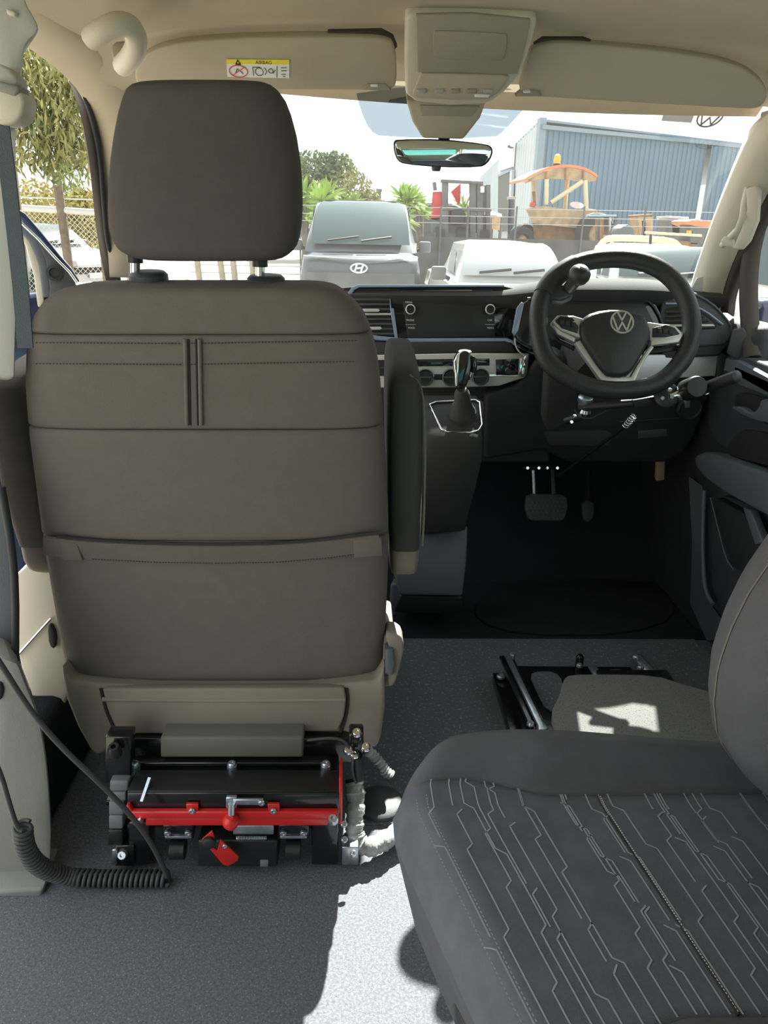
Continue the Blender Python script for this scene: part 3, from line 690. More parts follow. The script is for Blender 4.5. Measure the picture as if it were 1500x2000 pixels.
p2_ = chaikin([at(712, 1462, Z=.12), at(728, 1474, Z=.10), at(742, 1490, Z=.085), at(752, 1506, Z=.07), at(764, 1516, Z=.06)], 3, False)
tube('wrapped_hose', p2_, [.010+.002*math.sin(i*1.9) for i in range(len(p2_))], 'wrap', None, seg=10, label='short wrapped hose behind the corner post, lying on the carpet', cat='hose')
lathe('floor_cup', [(.045, 0), (.045, .012), (.040, .016), (.0, .018)], at(742, 1575, Z=.002), (0, 0, 1), 'dash_mid', None, label='round dark cap on the floor inside the hose loop', cat='cap', seg=28)

# curly cord
cc = thing('curly_cord', at(200, 1712, Z=.02), 'black curly cord lying on the floor behind the front seat', 'cord')
cp = chaikin([at(44, 1614, Y=.90), at(47, 1655, Y=.905), at(72, 1692, Y=.92), at(125, 1712, Z=.022), at(180, 1716, Z=.018), at(250, 1716, Z=.018), at(330, 1716, Z=.018)], 4, False)
Ls = [0]
for a, b in zip(cp[:-1], cp[1:]): Ls.append(Ls[-1]+(b-a).length)
hel = []; turns = 40; N = turns*12
for i in range(N+1):
    s = Ls[-1]*i/N; k = max(j for j in range(len(Ls)) if Ls[j] <= s+1e-9); k = min(k, len(cp)-2)
    t = (s-Ls[k])/(Ls[k+1]-Ls[k]); p = cp[k].lerp(cp[k+1], t); d = (cp[k+1]-cp[k]).normalized()
    a = d.cross(V((0, 0, 1))).normalized(); b = a.cross(d); th = 2*PI*i/12
    hel.append(p + (a*math.cos(th)+b*math.sin(th))*.0125)
tube('coil', hel, .0033, 'cord_grey', cc, seg=7)
tube('cable', [at(x, y, Y=q_) for x, y, q_ in ((-140, 1120, .97), (-60, 1205, .89), (0, 1295, .89), (60, 1390, .90), (120, 1460, .905), (190, 1525, .91), (250, 1585, .92), (292, 1640, .93), (318, 1690, .935), (326, 1712, .94))], .0042, 'cord_grey', cc, seg=10, sm=2)
tube('cable', [at(x, y, Y=.885) for x, y in ((-150, 1270), (-60, 1380), (0, 1505), (18, 1570), (34, 1618), (44, 1622))], .0038, 'cord_grey', cc, seg=10, sm=2)

# ---------------------------------------------------------------- second-row seat turned sideways
SZ = .455
sr = thing('swivel_seat', (.26, .55, 0), 'blue-grey second-row seat with line pattern, turned sideways beside the camera', 'car seat')
Yn, Yf = .320, .760                       # near and far outer sides
FE = [(.30, .18), (.40, .130), (.47, .108), (.53, .090), (.60, .068), (.65, .053), (.69, .052), (.72, .068), (.745, .10), (.77, .16)]   # front edge: X against Y
def prof(t):                              # t in -1..1 across the cushion; far bolster is high
    a = abs(t); z = 0
    if a > .60: z += .042*min(1, (a-.60)/.22)**1.5 if a < .82 else .042
    if a > .86: z -= .30*((a-.86)/.14)**3*.5
    return z
def seam(u):                              # where the insert meets the bolster; it flares towards the front
    f = min(1, max(0, (.34-u)/.2)); return .60 + .13*f*f*(3-2*f)
def cushion(u, s, dz=0):
    tb = seam(u); a_ = abs(s); t = s*tb/.6 if a_ <= .6 else math.copysign(tb+(a_-.6)/.4*(1-tb), s)
    # u 0 front (left) .. 1 back ; t -1 near .. 1 far
    Yc, hw = (Yn+Yf)/2, (Yf-Yn)/2
    Y = Yc + hw*t*(1-.03*(1-u))
    if t > .6: Y -= .045*((t-.6)/.4)*min(1, max(0, (u-.35)/.65))
    fx = interp(FE, Y)[0] - .010
    X = fx + (.60-fx)*u
    z = SZ + prof(s)*(1-.45*max(0, 1-u/.3)**1.5)
    if t > .6: z -= .012*max(0, (u-.3)/.7)
    if u < .09: z -= .055*((.09-u)/.09)**2.6
    if abs(t) > .97: z -= .05
    return V((X, Y, z+dz))
nu, nv = 60, 56
tt = [-1+2*j/nv for j in range(nv+1)]
uu = [(i/nu)**1.25 for i in range(nu+1)]
def sect(name, t0, t1, m, n=24, dz=0, u0=0):
    T = [t0+(t1-t0)*j/n for j in range(n+1)]; U = [u0+(1-u0)*q for q in uu]
    vs = []; fs = []
    for t in T:
        for u in U:
            e = min(t-t0, t1-t); g = .004*math.exp(-(e/.012)**2) if (t0 > -1 or e > 0) else 0
            vs.append(cushion(u, t, dz-g))
    w_ = len(U)
    for j in range(n):
        for i in range(w_-1): fs.append((j*w_+i, j*w_+i+1, (j+1)*w_+i+1, (j+1)*w_+i))
    o = mk(name, vs, fs, m, sr, smooth=180)
    return o
ins = sect('seat_insert', -.60, .60, 'blue_fabric', 40)
sect('side_bolster', .60, 1, 'bolster_fabric', 24)
sect('side_bolster', -1, -.60, 'bolster_fabric', 24)
# skirt closing the cushion below
fr_ = [cushion(0, t) for t in tt]; 
strip('front_skirt', fr_, [p+V((.03, 0, -.14)) for p in fr_], 'bolster_fabric', sr)
sd_ = [cushion(u, 1) for u in uu]; strip('side_skirt', sd_, [p+V((0, -.01, -.12)) for p in sd_], 'bolster_fabric', sr)
sd_ = [cushion(u, -1) for u in uu]; strip('side_skirt', sd_, [p+V((0, .01, -.12)) for p in sd_], 'bolster_fabric', sr)
box('seat_pedestal', (.33, .525, .15), (.36, .32, .29), 'shell_plastic', sr, bevel=.03)
box('seat_pan', (.33, .525, .32), (.46, .36, .06), 'dash_dark', sr, bevel=.02)
# embossed circuit lines and seams on the insert
def on(u, t): return cushion(u, t, .0006)
def line3(pts, wd):
    vs, fs = [], []
    P = []
    for (a, b) in zip(pts[:-1], pts[1:]):
        k = max(2, int(abs(b[1]-a[1])/.04)+1)
        for i in range(k): P.append((a[0]+(b[0]-a[0])*i/k, a[1]+(b[1]-a[1])*i/k))
    P.append(pts[-1]); Q = [on(*p) for p in P]
    for i, q in enumerate(Q):
        d = (Q[min(i+1, len(Q)-1)]-Q[max(i-1, 0)]).normalized(); s = d.cross(V((0, 0, 1))).normalized()*wd/2
        vs += [q-s, q+s]
    for i in range(len(Q)-1): fs.append((2*i, 2*i+1, 2*i+3, 2*i+2))
    return vs, fs
rng = random.Random(3)
AV, AF = [], []
def addl(pts, wd):
    v, f = line3(pts, wd); k = len(AV); AV.extend(v); AF.extend([[k+x for x in q] for q in f])
x = .06
rows = []
while x < .95:
    rows.append(x); x += rng.choice((.022, .03, .036))
for u in rows:
    t = -.59; cu = u; pts = [(cu, t)]
    while t < .58:
        nt_ = t + rng.uniform(.12, .42)
        if nt_ > .56: pts.append((cu, .59)); break
        pts.append((cu, nt_)); j = rng.choice((-1, 1))*.016
        if rng.random() < .35:
            addl(pts, .0017); pts = [(cu, nt_+.05)]; addl([(cu-.0, nt_), (cu+j, nt_+.03)], .0017); t = nt_+.05
        else:
            cu = min(.97, max(.04, cu+j)); t = nt_+.03; pts.append((cu, t))
    addl(pts, .0017)
mk('line_pattern', AV, AF, 'pattern_line', ins, kind='stuff')
AV, AF = [], []
for u in (.42, .80):
    t = -.58
    while t < .58: addl([(u+.004*math.sin(t), t), (u+.004*math.sin(t), t+.008)], .0013); t += .014
mk('seam_stitches', AV, AF, 'label_white', ins, kind='stuff')
for u in (.42, .80): tube('cross_seam', [cushion(u-.004, -.59+1.18*i/20, -.0006) for i in range(21)], .0016, 'seam', ins, seg=6)
AV, AF = [], []
for t_ in (-.8,): pass
u = .045
t = -.95
while t < .5:
    addl([(u, t), (u, t+.010)], .0012); addl([(u+.02, t), (u+.02, t+.010)], .0012); t += .018
mk('edge_stitches', AV, AF, 'pattern_line', ins, kind='stuff')
# backrest, leaning away to the side
BX = [(.0, .470), (.05, .425), (.12, .396), (.20, .384), (.28, .380), (.36, .385), (.44, .396), (.54, .420), (.66, .452), (.80, .485), (1.0, .52)]
def back(u, t):
    # u 0 bottom .. 1 top ; t -1 inner .. 1 outer around the bolster roll (far side)
    ang = t*PI*.5; h = u*.56; z = .475 + h
    xl = interp([(a*.56, b) for a, b in BX], h)[0]; k = 1 if u < .86 else math.sqrt(max(0, 1-((u-.86)/.14)**2))
    rx, ry = .075*k, .085*k
    return V((xl + .075 - rx*math.cos(ang), .655 + ry*math.sin(ang), z))
def mirr(p): return V((p.x, 1.06-p.y, p.z))
bk = grid('back_bolster', lambda a, b: back(b, -1+2*a), 24, 40, 'bolster_fabric', sr)
grid('back_bolster', lambda a, b: mirr(back(b, -1+2*a)), 24, 40, 'bolster_fabric', sr)
loft('backrest', [[V((interp([(a*.56, b) for a, b in BX], u*.56)[0]+.045+dx+(.03 if u > .97 else 0), y, .475+.55*u)) for dx, y in ((0.012, .36), (.0, .47), (.0, .59), (.012, .70), (.03, .735), (.12, .70), (.12, .36), (.03, .325))] for u in [i/16 for i in range(17)]], 'blue_fabric', sr)
grid('bolster_piping', lambda a, b: back(b, .02+.0*a)+V((-.001-.0006*a, .002*a, 0)), 2, 30, 'thread', sr)

# ---------------------------------------------------------------- dashboard
da = thing('dashboard', (.2, 2.1, .3), 'dark grey dashboard with touch screen, air vents and silver climate strip', 'dashboard')
# upper pad: section swept across the cab; the hood over the instruments stands higher
def padrow(X, q):
    hood = math.exp(-((X-.63)/.22)**4)
    zr = .900 + .022*hood + .012*max(0, X)           # rear lip height
    yr = 1.985 - .05*hood - .02*X
    zf = .838 + .045*min(1, max(0, (X-.10)/.40))
    P = [(yr+.035, zr-.055), (yr+.005, zr-.030), (yr, zr-.010), (yr+.012, zr), (yr+.06, zr-.002+.016*hood), (yr+.16, zr-.014+.020*hood), (2.30, zf+(zr-zf)*.55), (2.56, zf), (2.60, .76), (yr+.10, zr-.09)]
    return [V((X, y, z)) for y, z in P]
xs = [-.70+1.66*i/50 for i in range(51)]
loft('upper_pad', [padrow(X, 0) for X in xs], 'dash_soft', da, smooth=50)
DB = vert(1.985, tilt=12, x=.2, z=.84)
box('core', (.13, 2.28, .66), (1.66, .40, .32), 'dash_dark', da, bevel=.02)
bz = plate('bezel', DB, [(660, 562), (700, 558), (985, 558), (1030, 570), (1022, 600), (1005, 640), (995, 662), (790, 666), (735, 656), (690, 640), (655, 620)], .04, 'gloss_black', da, off=.0, bevel=.004)
plate('bezel_edge', DB, [(672, 582), (688, 560), (700, 556), (985, 556), (985, 560), (702, 561), (692, 566), (682, 582)], .01, 'blue_trim', bz, off=.008, bevel=.001)
plate('bezel_foot', DB, [(700, 650), (740, 656), (790, 661), (990, 660), (1020, 672), (1056, 692), (1040, 692), (1010, 677), (988, 667), (790, 668), (735, 664)], .012, 'blue_trim', bz, off=.012, bevel=.001)
plate('bezel_post', DB, [(761, 570), (764, 602), (769, 602), (777, 660), (771, 660), (762, 604)], .01, 'blue_trim', bz, off=.009, bevel=.0008)
# centre vent
cv = plate('centre_vent', DB, [(678, 580), (690, 566), (762, 570), (774, 659), (735, 654), (700, 640)], .012, 'black_plastic', da, off=.003, bevel=.001)
for i in range(9):
    y = 573 + i*9.6; xl = 684 + i*4.2; xr = 761 + i*1.35
    plate('slat', DB, [(xl, y), (xr, y), (xr, y+4), (xl+1, y+4)], .006, 'dash_mid' if i != 4 else 'silver', cv, off=.008, bevel=.0005)
for a, b, y in ((705, 742, 603), (718, 746, 638)): plate('vent_tab', DB, [(a, y), (b-3, y), (b, y+3), (b-3, y+6), (a+3, y+6)], .008, 'silver', cv, off=.014, bevel=.001)
# screen unit
sc_ = plate('screen', DB, [(784, 567), (964, 566), (967, 658), (797, 661)], .012, 'screen_glass', da, off=.006, bevel=.002)
for x, y in ((801, 605), (956, 605)):
    k = lathe('screen_knob', [(.0125, 0), (.0125, .010), (.011, .013), (.0085, .013), (.0085, .011), (.0, .0115)], DB.h(x, y, .006), DB.n, 'black_plastic', sc_)
    lathe('knob_ring', [(.0130, .009), (.0130, .0125), (.0105, .0138), (.0102, .011)], DB.h(x, y, .006), DB.n, 'silver', k, ring=True)
for s, x, y in (('RADIO', 796, 576), ('MEDIA', 798, 591), ('PHONE', 801, 626), ('VOICE', 803, 641), ('NAV', 953, 577), ('APP', 954, 591), ('CAR', 956, 626), ('MENU', 957, 641)):
    a, b = DB.uv(x, y); text('key_print', s, DB, a, b, .0062, 'label_white', sc_, off=.0064)
for x, y in ((797, 583), (802, 634), (954, 584), (957, 634)): plate('key_line', DB, rect(x-10, y-.6, x+10, y+.6), .0008, 'label_grey', sc_, off=.0068, bevel=0)
plate('shelf', DB, [(720, 668), (1000, 668), (1010, 690), (725, 694)], .05, 'dash_dark', da, off=.014, bevel=.004)
# climate strip
CS = vert(1.935, tilt=8, x=.2, z=.7)
cs = plate('climate_strip', CS, [(700, 694), (900, 690), (1034, 690), (1030, 728), (1024, 738), (975, 754), (900, 757), (700, 758)], .03, 'silver', da, bevel=.003)
plate('strip_lip', CS, [(700, 733), (1028, 731), (1026, 736), (700, 738)], .003, 'chrome', cs, off=.0025, bevel=.0005)
plate('climate_display', CS, [(807, 702), (956, 700), (956, 714), (806, 716)], .004, 'gloss_black', cs, off=.002, bevel=.0006)
for x in (830, 880, 938):
    y = 737 if x < 900 else 736
    kb = lathe('climate_dial', [(.0225, 0), (.0225, .009), (.0195, .011), (.0175, .009), (.0, .009)], CS.h(x, y, .001), CS.n, 'black_plastic', cs, seg=28)
    lathe('dial_ring', [(.0228, .007), (.0228, .0105), (.0205, .0118), (.0200, .009)], CS.h(x, y, .001), CS.n, 'door_mid', kb, seg=28, ring=True)
    plate('dial_bar', CS, rect(x-14, y-1.5, x+14, y+1.5), .003, 'dash_mid', kb, off=.0125, bevel=.0004)
for x0, x1, y0, y1 in ((738, 765, 703, 733), (776, 796, 703, 732), (848, 868, 731, 742), (898, 918, 731, 742)):
    bt = plate('switch', CS, rect(x0, y0, x1, y1), .004, 'black_plastic', cs, off=.003, bevel=.0008)
    if x0 == 776:
        a, b = CS.uv(786, 716); strokes('hazard_mark', CS, [[(a-.005, b-.004), (a, b+.005), (a+.005, b-.004), (a-.005, b-.004)]], .0012, .0003, 'label_red', bt, off=.0032)
    elif x0 == 738:
        plate('switch_line', CS, rect(743, 717, 762, 719), .0006, 'dash_mid', bt, off=.0036, bevel=0)
        a, b = CS.uv(754, 726); strokes('heater_mark', CS, [[(a-.003, b-.004), (a-.001, b), (a-.003, b+.004)], [(a+.001, b-.004), (a+.003, b), (a+.001, b+.004)]], .0009, .0003, 'label_white', bt, off=.0032)
so = plate('socket_block', CS, [(968, 702), (1014, 701), (1012, 731), (969, 733)], .006, 'gloss_black', cs, off=.003, bevel=.001)
for x, r in ((981, .008), (1001, .011)): lathe('socket', [(r, 0), (r, .003), (r*.75, .003), (r*.7, -.002), (0, -.002)], CS.h(x, 717, .003), CS.n, 'black_plastic', so)
plate('strip_end', CS, [(1017, 700), (1032, 692), (1028, 730), (1014, 732)], .004, 'chrome', cs, off=.003, bevel=.0006)
# lower centre, between strip and console
plate('lower_centre', vert(1.99, tilt=0, x=.2), [(700, 752), (980, 750), (1062, 690), (1075, 720), (1075, 905), (940, 905), (700, 905)], .2, 'dash_dark', da, bevel=.01)
# driver side: instrument binnacle
IB = vert(1.93, tilt=18, x=.6, z=.85)
ib = plate('instrument_binnacle', IB, [(1000, 660), (1010, 600), (1040, 578), (1130, 570), (1260, 577), (1290, 600), (1305, 660), (1200, 690), (1060, 690)], .06, 'gloss_black', da, bevel=.004, sm=1)
plate('instrument_screen', IB, [(1062, 640), (1068, 590), (1140, 580), (1255, 586), (1285, 645), (1180, 668), (1080, 665)], .01, 'screen_glass', ib, off=.003, bevel=.002)
plate('binnacle_side', IB, [(1001, 648), (1010, 600), (1018, 590), (1024, 592), (1012, 646), (1006, 655)], .012, 'blue_trim', ib, off=.006, bevel=.001)
tube('binnacle_rim', [IB.h(x, y, .003) for x, y in ((1030, 583), (1130, 573), (1258, 580), (1284, 605), (1302, 655))], .0025, 'dash_mid', ib, sm=1)
ld = lathe('light_dial', [(.026, 0), (.030, .006), (.026, .010), (.022, .006), (0, .006)], vert(1.90, tilt=15, x=.4).h(1032, 665), (0, -1, .25), 'black_plastic', da, seg=28)
tube('dial_arc', [vert(1.885, tilt=15, x=.4).h(1032+26*math.cos(a), 665+30*math.sin(a)) for a in [PI*.55+i*.2 for i in range(10)]], .0022, 'silver', ld)
rod('dial_pointer', vert(1.88, tilt=15).h(1038, 672), vert(1.88, tilt=15).h(1046, 662), .001, 'label_red', ld)
# end vent
EV = vert(1.90, tilt=14, x=.9, z=.84, yaw=-12)
ev = plate('end_vent', EV, [(1288, 590), (1320, 566), (1352, 566), (1392, 588), (1420, 618), (1434, 640), (1424, 668), (1408, 676), (1290, 680)], .10, 'dash_mid', da, bevel=.006, sm=1)
plate('vent_mouth', EV, [(1300, 602), (1345, 596), (1372, 610), (1400, 634), (1398, 642), (1300, 644)], .01, 'black_plastic', ev, off=.003, bevel=.002)
for i in range(4): plate('slat', EV, [(1300, 607+i*9), (1360+i*11, 606+i*9), (1364+i*11, 610+i*9), (1300, 611+i*9)], .006, 'dash_soft' if i < 3 else 'silver', ev, off=.007, bevel=.0006)
tube('vent_trim', [EV.h(x, y, .006) for x, y in ((1300, 593), (1345, 594), (1376, 606), (1412, 634))], .0028, 'blue_trim', ev, sm=1)
tube('outer_trim', [EV.h(x, y, .003) for x, y in ((1352, 572), (1390, 592), (1416, 618), (1428, 636))], .002, 'door_mid', ev, sm=1)
plate('end_vent_foot', EV, [(1300, 672), (1425, 668), (1405, 694), (1290, 700)], .06, 'dash_dark', da, off=-.005, bevel=.004)
# silver panel and knee panel
SP = vert(1.905, tilt=6, x=.75, z=.72)
plate('glovebox_trim', SP, [(1200, 697), (1240, 694), (1403, 690), (1398, 734), (1240, 744), (1190, 744)], .03, 'panel_silver', da, bevel=.003)
plate('trim_end', SP, [(1402, 686), (1420, 692), (1421, 722), (1400, 738)], .03, 'dash_mid', da, bevel=.003)
KP = vert(1.965, tilt=-10, x=.6, z=.55)
kp = plate('knee_panel', KP, [(1050, 700), (1200, 742), (1405, 735), (1380, 790), (1360, 850), (1338, 885), (1300, 905), (1110, 905), (1060, 880), (945, 900), (948, 770), (1010, 752)], .16, 'dash_dark', da, bevel=.012)
plate('fuse_handle', KP, [(1246, 842), (1302, 838), (1304, 852), (1247, 857)], .006, 'dash_mid', kp, off=.004, bevel=.001)
plate('knee_ledge', KP, [(1060, 846), (1180, 842), (1200, 850), (1190, 874), (1075, 872)], .02, 'dash_soft', kp, off=.012, bevel=.006)
tube('panel_gap', [KP.h(x, y, .003) for x, y in ((1210, 824), (1300, 818), (1365, 812))], .0012, 'dash_mid', kp)
lathe('ignition_dial', [(.033, -.01), (.035, .008), (.030, .014), (.026, .010), (0, .010)], KP.h(1345, 795, .004), KP.n, 'dash_dark', da, seg=28)
plate('key_slot', KP, [(1336, 782), (1348, 780), (1348, 796), (1338, 797)], .004, 'zinc', da, off=.018, bevel=.001)
# column shroud
SW0 = Frame((.575, 1.70, .855), (1, 0, 0), (0, math.sin(math.radians(27)), math.cos(math.radians(27))))
cs0 = loft('column_shroud', [[SW0.pt(a*k, b*k-.01, -d) for a, b in ((-.055, -.06), (-.065, 0), (-.05, .045), (.05, .045), (.065, 0), (.055, -.06))] for d, k in ((.035, .95), (.08, 1.0), (.16, 1.1), (.28, 1.2))], 'dash_soft', da)
plate('shroud_side', vert(1.86, tilt=-15, x=.47), [(1072, 700), (1095, 690), (1130, 740), (1128, 800), (1100, 835), (1062, 848), (1066, 780)], .06, 'dash_soft', da, bevel=.008, sm=1)

# ---------------------------------------------------------------- steering wheel
SW = Frame((.575, 1.655, .858), (1, 0, 0), (0, math.sin(math.radians(27)), math.cos(math.radians(27))))
sw = thing('steering_wheel', SW.o, 'black leather steering wheel with silver spokes and round emblem', 'steering wheel')
rimpix = [(1060, 690), (1050, 640), (1053, 595), (1068, 560), (1090, 535), (1125, 515), (1165, 506), (1205, 504), (1245, 508), (1285, 522), (1315, 545), (1338, 577), (1350, 615), (1352, 655), (1340, 693), (1318, 724), (1290, 748), (1255, 760), (1205, 764), (1150, 758), (1110, 738), (1080, 718)]
rim = chaikin([SW.h(x, y) for x, y in rimpix], 3)
tube('rim', rim, .0205, 'leather', sw, seg=14, closed=True)
def near_rim(x, y):
    p = SW.h(x, y); return min(range(len(rim)), key=lambda i: (rim[i]-p).length)
for x, y in ((1313, 540), (1122, 748), (1292, 748), (1075, 548)):
    i = near_rim(x, y); d = (rim[(i+1) % len(rim)]-rim[i-1]).normalized()
    lathe('rim_seam', [(.0200, -.0009), (.0209, 0), (.0200, .0009)], rim[i], d, 'seam', sw, seg=16)
hb = plate('airbag_pad', SW, [(1136, 622), (1160, 606), (1205, 601), (1250, 608), (1268, 625), (1275, 655), (1262, 680), (1242, 718), (1225, 734), (1190, 734), (1172, 715), (1150, 682), (1134, 656)], .05, 'leather', sw, off=.018, bevel=.010, sm=1)
a, b = SW.uv(1209, 635)
badge('emblem', SW, a, b, .0245, 'silver', hb, off=.0185, wd=.0036)
a2 = prism('emblem_disc', [SW.pt(p, q, .0184) for p, q in circ(a, b, .0235, n=28)[:-1]], -SW.n*.002, 'dash_mid', hb, bevel=0)
# spokes with keys
for nm, pix, kpix, low in (('s', [(1078, 628), (1090, 615), (1120, 616), (1140, 622), (1136, 660), (1122, 656), (1092, 644)], [(1085, 626), (1094, 617), (1118, 619), (1130, 638), (1128, 650), (1098, 640)], [(1080, 634), (1094, 646), (1124, 660), (1122, 668), (1090, 652)]),
                      ('s', [(1264, 628), (1290, 632), (1318, 634), (1336, 652), (1330, 664), (1300, 670), (1272, 672), (1268, 655)], [(1276, 640), (1300, 634), (1318, 640), (1328, 652), (1300, 658), (1275, 658)], [(1272, 664), (1302, 660), (1332, 656), (1326, 668), (1272, 674)])):
    sp = plate('spoke', SW, pix, .022, 'silver', sw, off=.006, bevel=.003)
    kp2 = plate('key_pad', SW, kpix, .006, 'black_plastic', sp, off=.010, bevel=.001)
    plate('spoke_edge', SW, low, .008, 'silver', sp, off=.010, bevel=.001)
    cx = sum(p[0] for p in kpix)/6; cy = sum(p[1] for p in kpix)/6
    for dx in (-11, 0, 11): plate('key', SW, rect(cx+dx-4, cy-5+dx*.15, cx+dx+4, cy+4+dx*.15), .003, 'rubber', kp2, off=.0118, bevel=.0006)
    plate('paddle', SW, [(x, y+16) for x, y in low], .006, 'black_plastic', sw, off=-.012, bevel=.001)
ch = plate('lower_spoke', SW, [(1138, 662), (1148, 676), (1170, 712), (1185, 735), (1232, 736), (1245, 712), (1262, 686), (1272, 672), (1278, 678), (1262, 700), (1250, 722), (1240, 748), (1176, 746), (1160, 722), (1130, 680), (1124, 668)], .016, 'silver', sw, off=.004, bevel=.002)
lathe('hub', [(.05, -.05), (.055, -.02), (.05, 0)], SW.h(1205, 665, 0), SW.n, 'dash_dark', sw)
# spinner knob clamped to the rim
sk = thing('spinner_knob', SW.h(1105, 550, .03), 'black spinner knob clamped on the steering wheel rim', 'spinner knob')
arc = [rim[(near_rim(1072, 566)+s*k) % len(rim)] for s in (1,) for k in range(0, 1)]
i0, i1 = near_rim(1066, 575), near_rim(1125, 516)
seq = list(range(i0, i1+1)) if i0 < i1 else list(range(i0, i1-1, -1))
tube('clamp_sleeve', [rim[i] for i in seq], .0225, 'knob_grey', sk, seg=14)
plate('clamp_plate', SW, [(1066, 568), (1088, 556), (1112, 556), (1124, 562), (1118, 574), (1094, 582), (1074, 580)], .012, 'knob_grey', sk, off=.014, bevel=.003)
plate('clamp_base', SW, [(1070, 578), (1096, 584), (1120, 574), (1118, 582), (1098, 590), (1078, 588)], .02, 'dash_mid', sk, off=.004, bevel=.003)
p0, p1 = SW.h(1112, 562, .012), SW.h(1130, 540, .05)
rod('knob_neck', p0, p1, .014, 'knob_grey', sk, seg=16)
kd = (SW.n*.8 + SW.v*.5 + SW.u*.25).normalized()
kn = lathe('knob', [(.0, -.022), (.012, -.020), (.0205, -.011), (.0235, 0), (.0215, .010), (.015, .017), (.009, .0185)], p1 + kd*.004, kd, 'knob_grey', sk, seg=24)
lathe('knob_cap', [(.009, 0), (.009, .0025), (.007, .004), (0, .004)], p1 + kd*.0215, kd, 'zinc', kn)

# ---------------------------------------------------------------- hand control under the wheel
hc = thing('hand_control', at(1240, 800, Y=1.70), 'push-pull hand control rod with black grip under the steering wheel', 'hand control')
H = lambda x, y, Y=1.68: at(x, y, Y=Y)
rod('main_arm', H(1130, 796, 1.74), H(1300, 782, 1.66), .010, 'steel_black', hc)
plate('arm_plate', vert(1.66, x=.6), [(1236, 782), (1280, 774), (1302, 784), (1298, 792), (1240, 798)], .012, 'black_plastic', hc, bevel=.002)
jd = lathe('joint_disc', [(.026, -.012), (.028, -.004), (.028, .004), (.022, .008), (0, .008)], H(1302, 772, 1.645), (-.2, -1, .35), 'steel_black', hc, seg=24)
for dx, dy in ((-8, 6), (6, -10), (10, 4)): screw(H(1302+dx, 772+dy, 1.635), (-.2, -1, .35), .005, 'zinc', jd)
lathe('round_switch', [(.022, -.06), (.0245, -.05), (.0245, -.004), (.022, 0), (0, .001)], H(1362, 755, 1.60), (.0, -1, .38), 'black_plastic', hc, seg=28)
lathe('switch_collar', [(.016, -.02), (.018, 0), (.016, .02)], H(1322, 770, 1.65), (1, 0, .3), 'chrome', hc)
gr = rod('grip', H(1360, 764, 1.66), H(1438, 735, 1.58), .0135, 'leather', hc, seg=18)
lathe('grip_end', [(.0135, -.002), (.0125, .004), (.008, .008), (0, .009)], H(1438, 735, 1.58), H(1438, 735, 1.58)-H(1360, 764, 1.66), 'dash_mid', gr, seg=18)
lathe('grip_collar', [(.015, 0), (.016, .004), (.015, .008)], H(1372, 760, 1.648), H(1438, 735, 1.58)-H(1360, 764, 1.66), 'chrome', gr, seg=18)
cl = lathe('clamp', [(.016, -.010), (.018, -.004), (.018, .006), (.012, .010)], H(1143, 780, 1.74), (0, -.3, 1), 'zinc', hc, seg=20)
lathe('clamp_foot', [(.012, -.008), (.015, 0), (.012, .008)], H(1143, 804, 1.735), (0, -.3, 1), 'chrome', hc, seg=20)
rod('clamp_stem', H(1140, 812, 1.75), H(1105, 822, 1.78), .010, 'steel_black', hc)
for x, y in ((1122, 812), (1116, 824)): screw(H(x, y, 1.75), (0, -1, .2), .005, 'chrome', hc)
tube('thin_cable', [H(x, y, 1.72) for x, y in ((1122, 800), (1130, 815), (1150, 819), (1170, 810), (1190, 798), (1230, 793))], .0016, 'cord_grey', hc, sm=2)
rod('push_rod', H(1225, 830, 1.75), H(1090, 930, 2.05), .005, 'steel_black', hc)
A0, A1 = H(1238, 812, 1.74), H(1222, 832, 1.76)
ax = (A1-A0).normalized(); e1 = ax.orthogonal().normalized(); e2 = ax.cross(e1)
tube('damper_spring', [A0.lerp(A1, i/72) + (e1*math.cos(i*2*PI/14)+e2*math.sin(i*2*PI/14))*.008 for i in range(73)], .0020, 'chrome', hc, seg=6)

# ---------------------------------------------------------------- gear console and lever
gc = thing('gear_console', (.2, 1.80, 0), 'dark plastic centre console carrying the gear selector', 'console')
GT = Frame(at(890, 815, Y=1.745), (1, 0, 0), (0, .80, .42))
gtop = plate('top_plate', GT, [(836, 788), (850, 782), (935, 778), (944, 784), (946, 800), (943, 832), (934, 846), (918, 850), (874, 849), (862, 843)], .03, 'dash_soft', gc, bevel=.003)
tube('chrome_surround', [GT.h(x, y, .003) for x, y in ((838, 790), (852, 785), (928, 781), (937, 786), (941, 830), (934, 841), (918, 845), (872, 844), (862, 838))], .0026, 'chrome', gtop, seg=8, closed=True)
for s, x, y in (('P', 853, 801), ('R', 858, 812), ('N', 861, 818), ('D', 865, 824), ('S', 871, 820)):
    a, b = GT.uv(x, y); text('gear_mark', s, GT, a, b, .007, 'label_white', gtop, off=.0006)
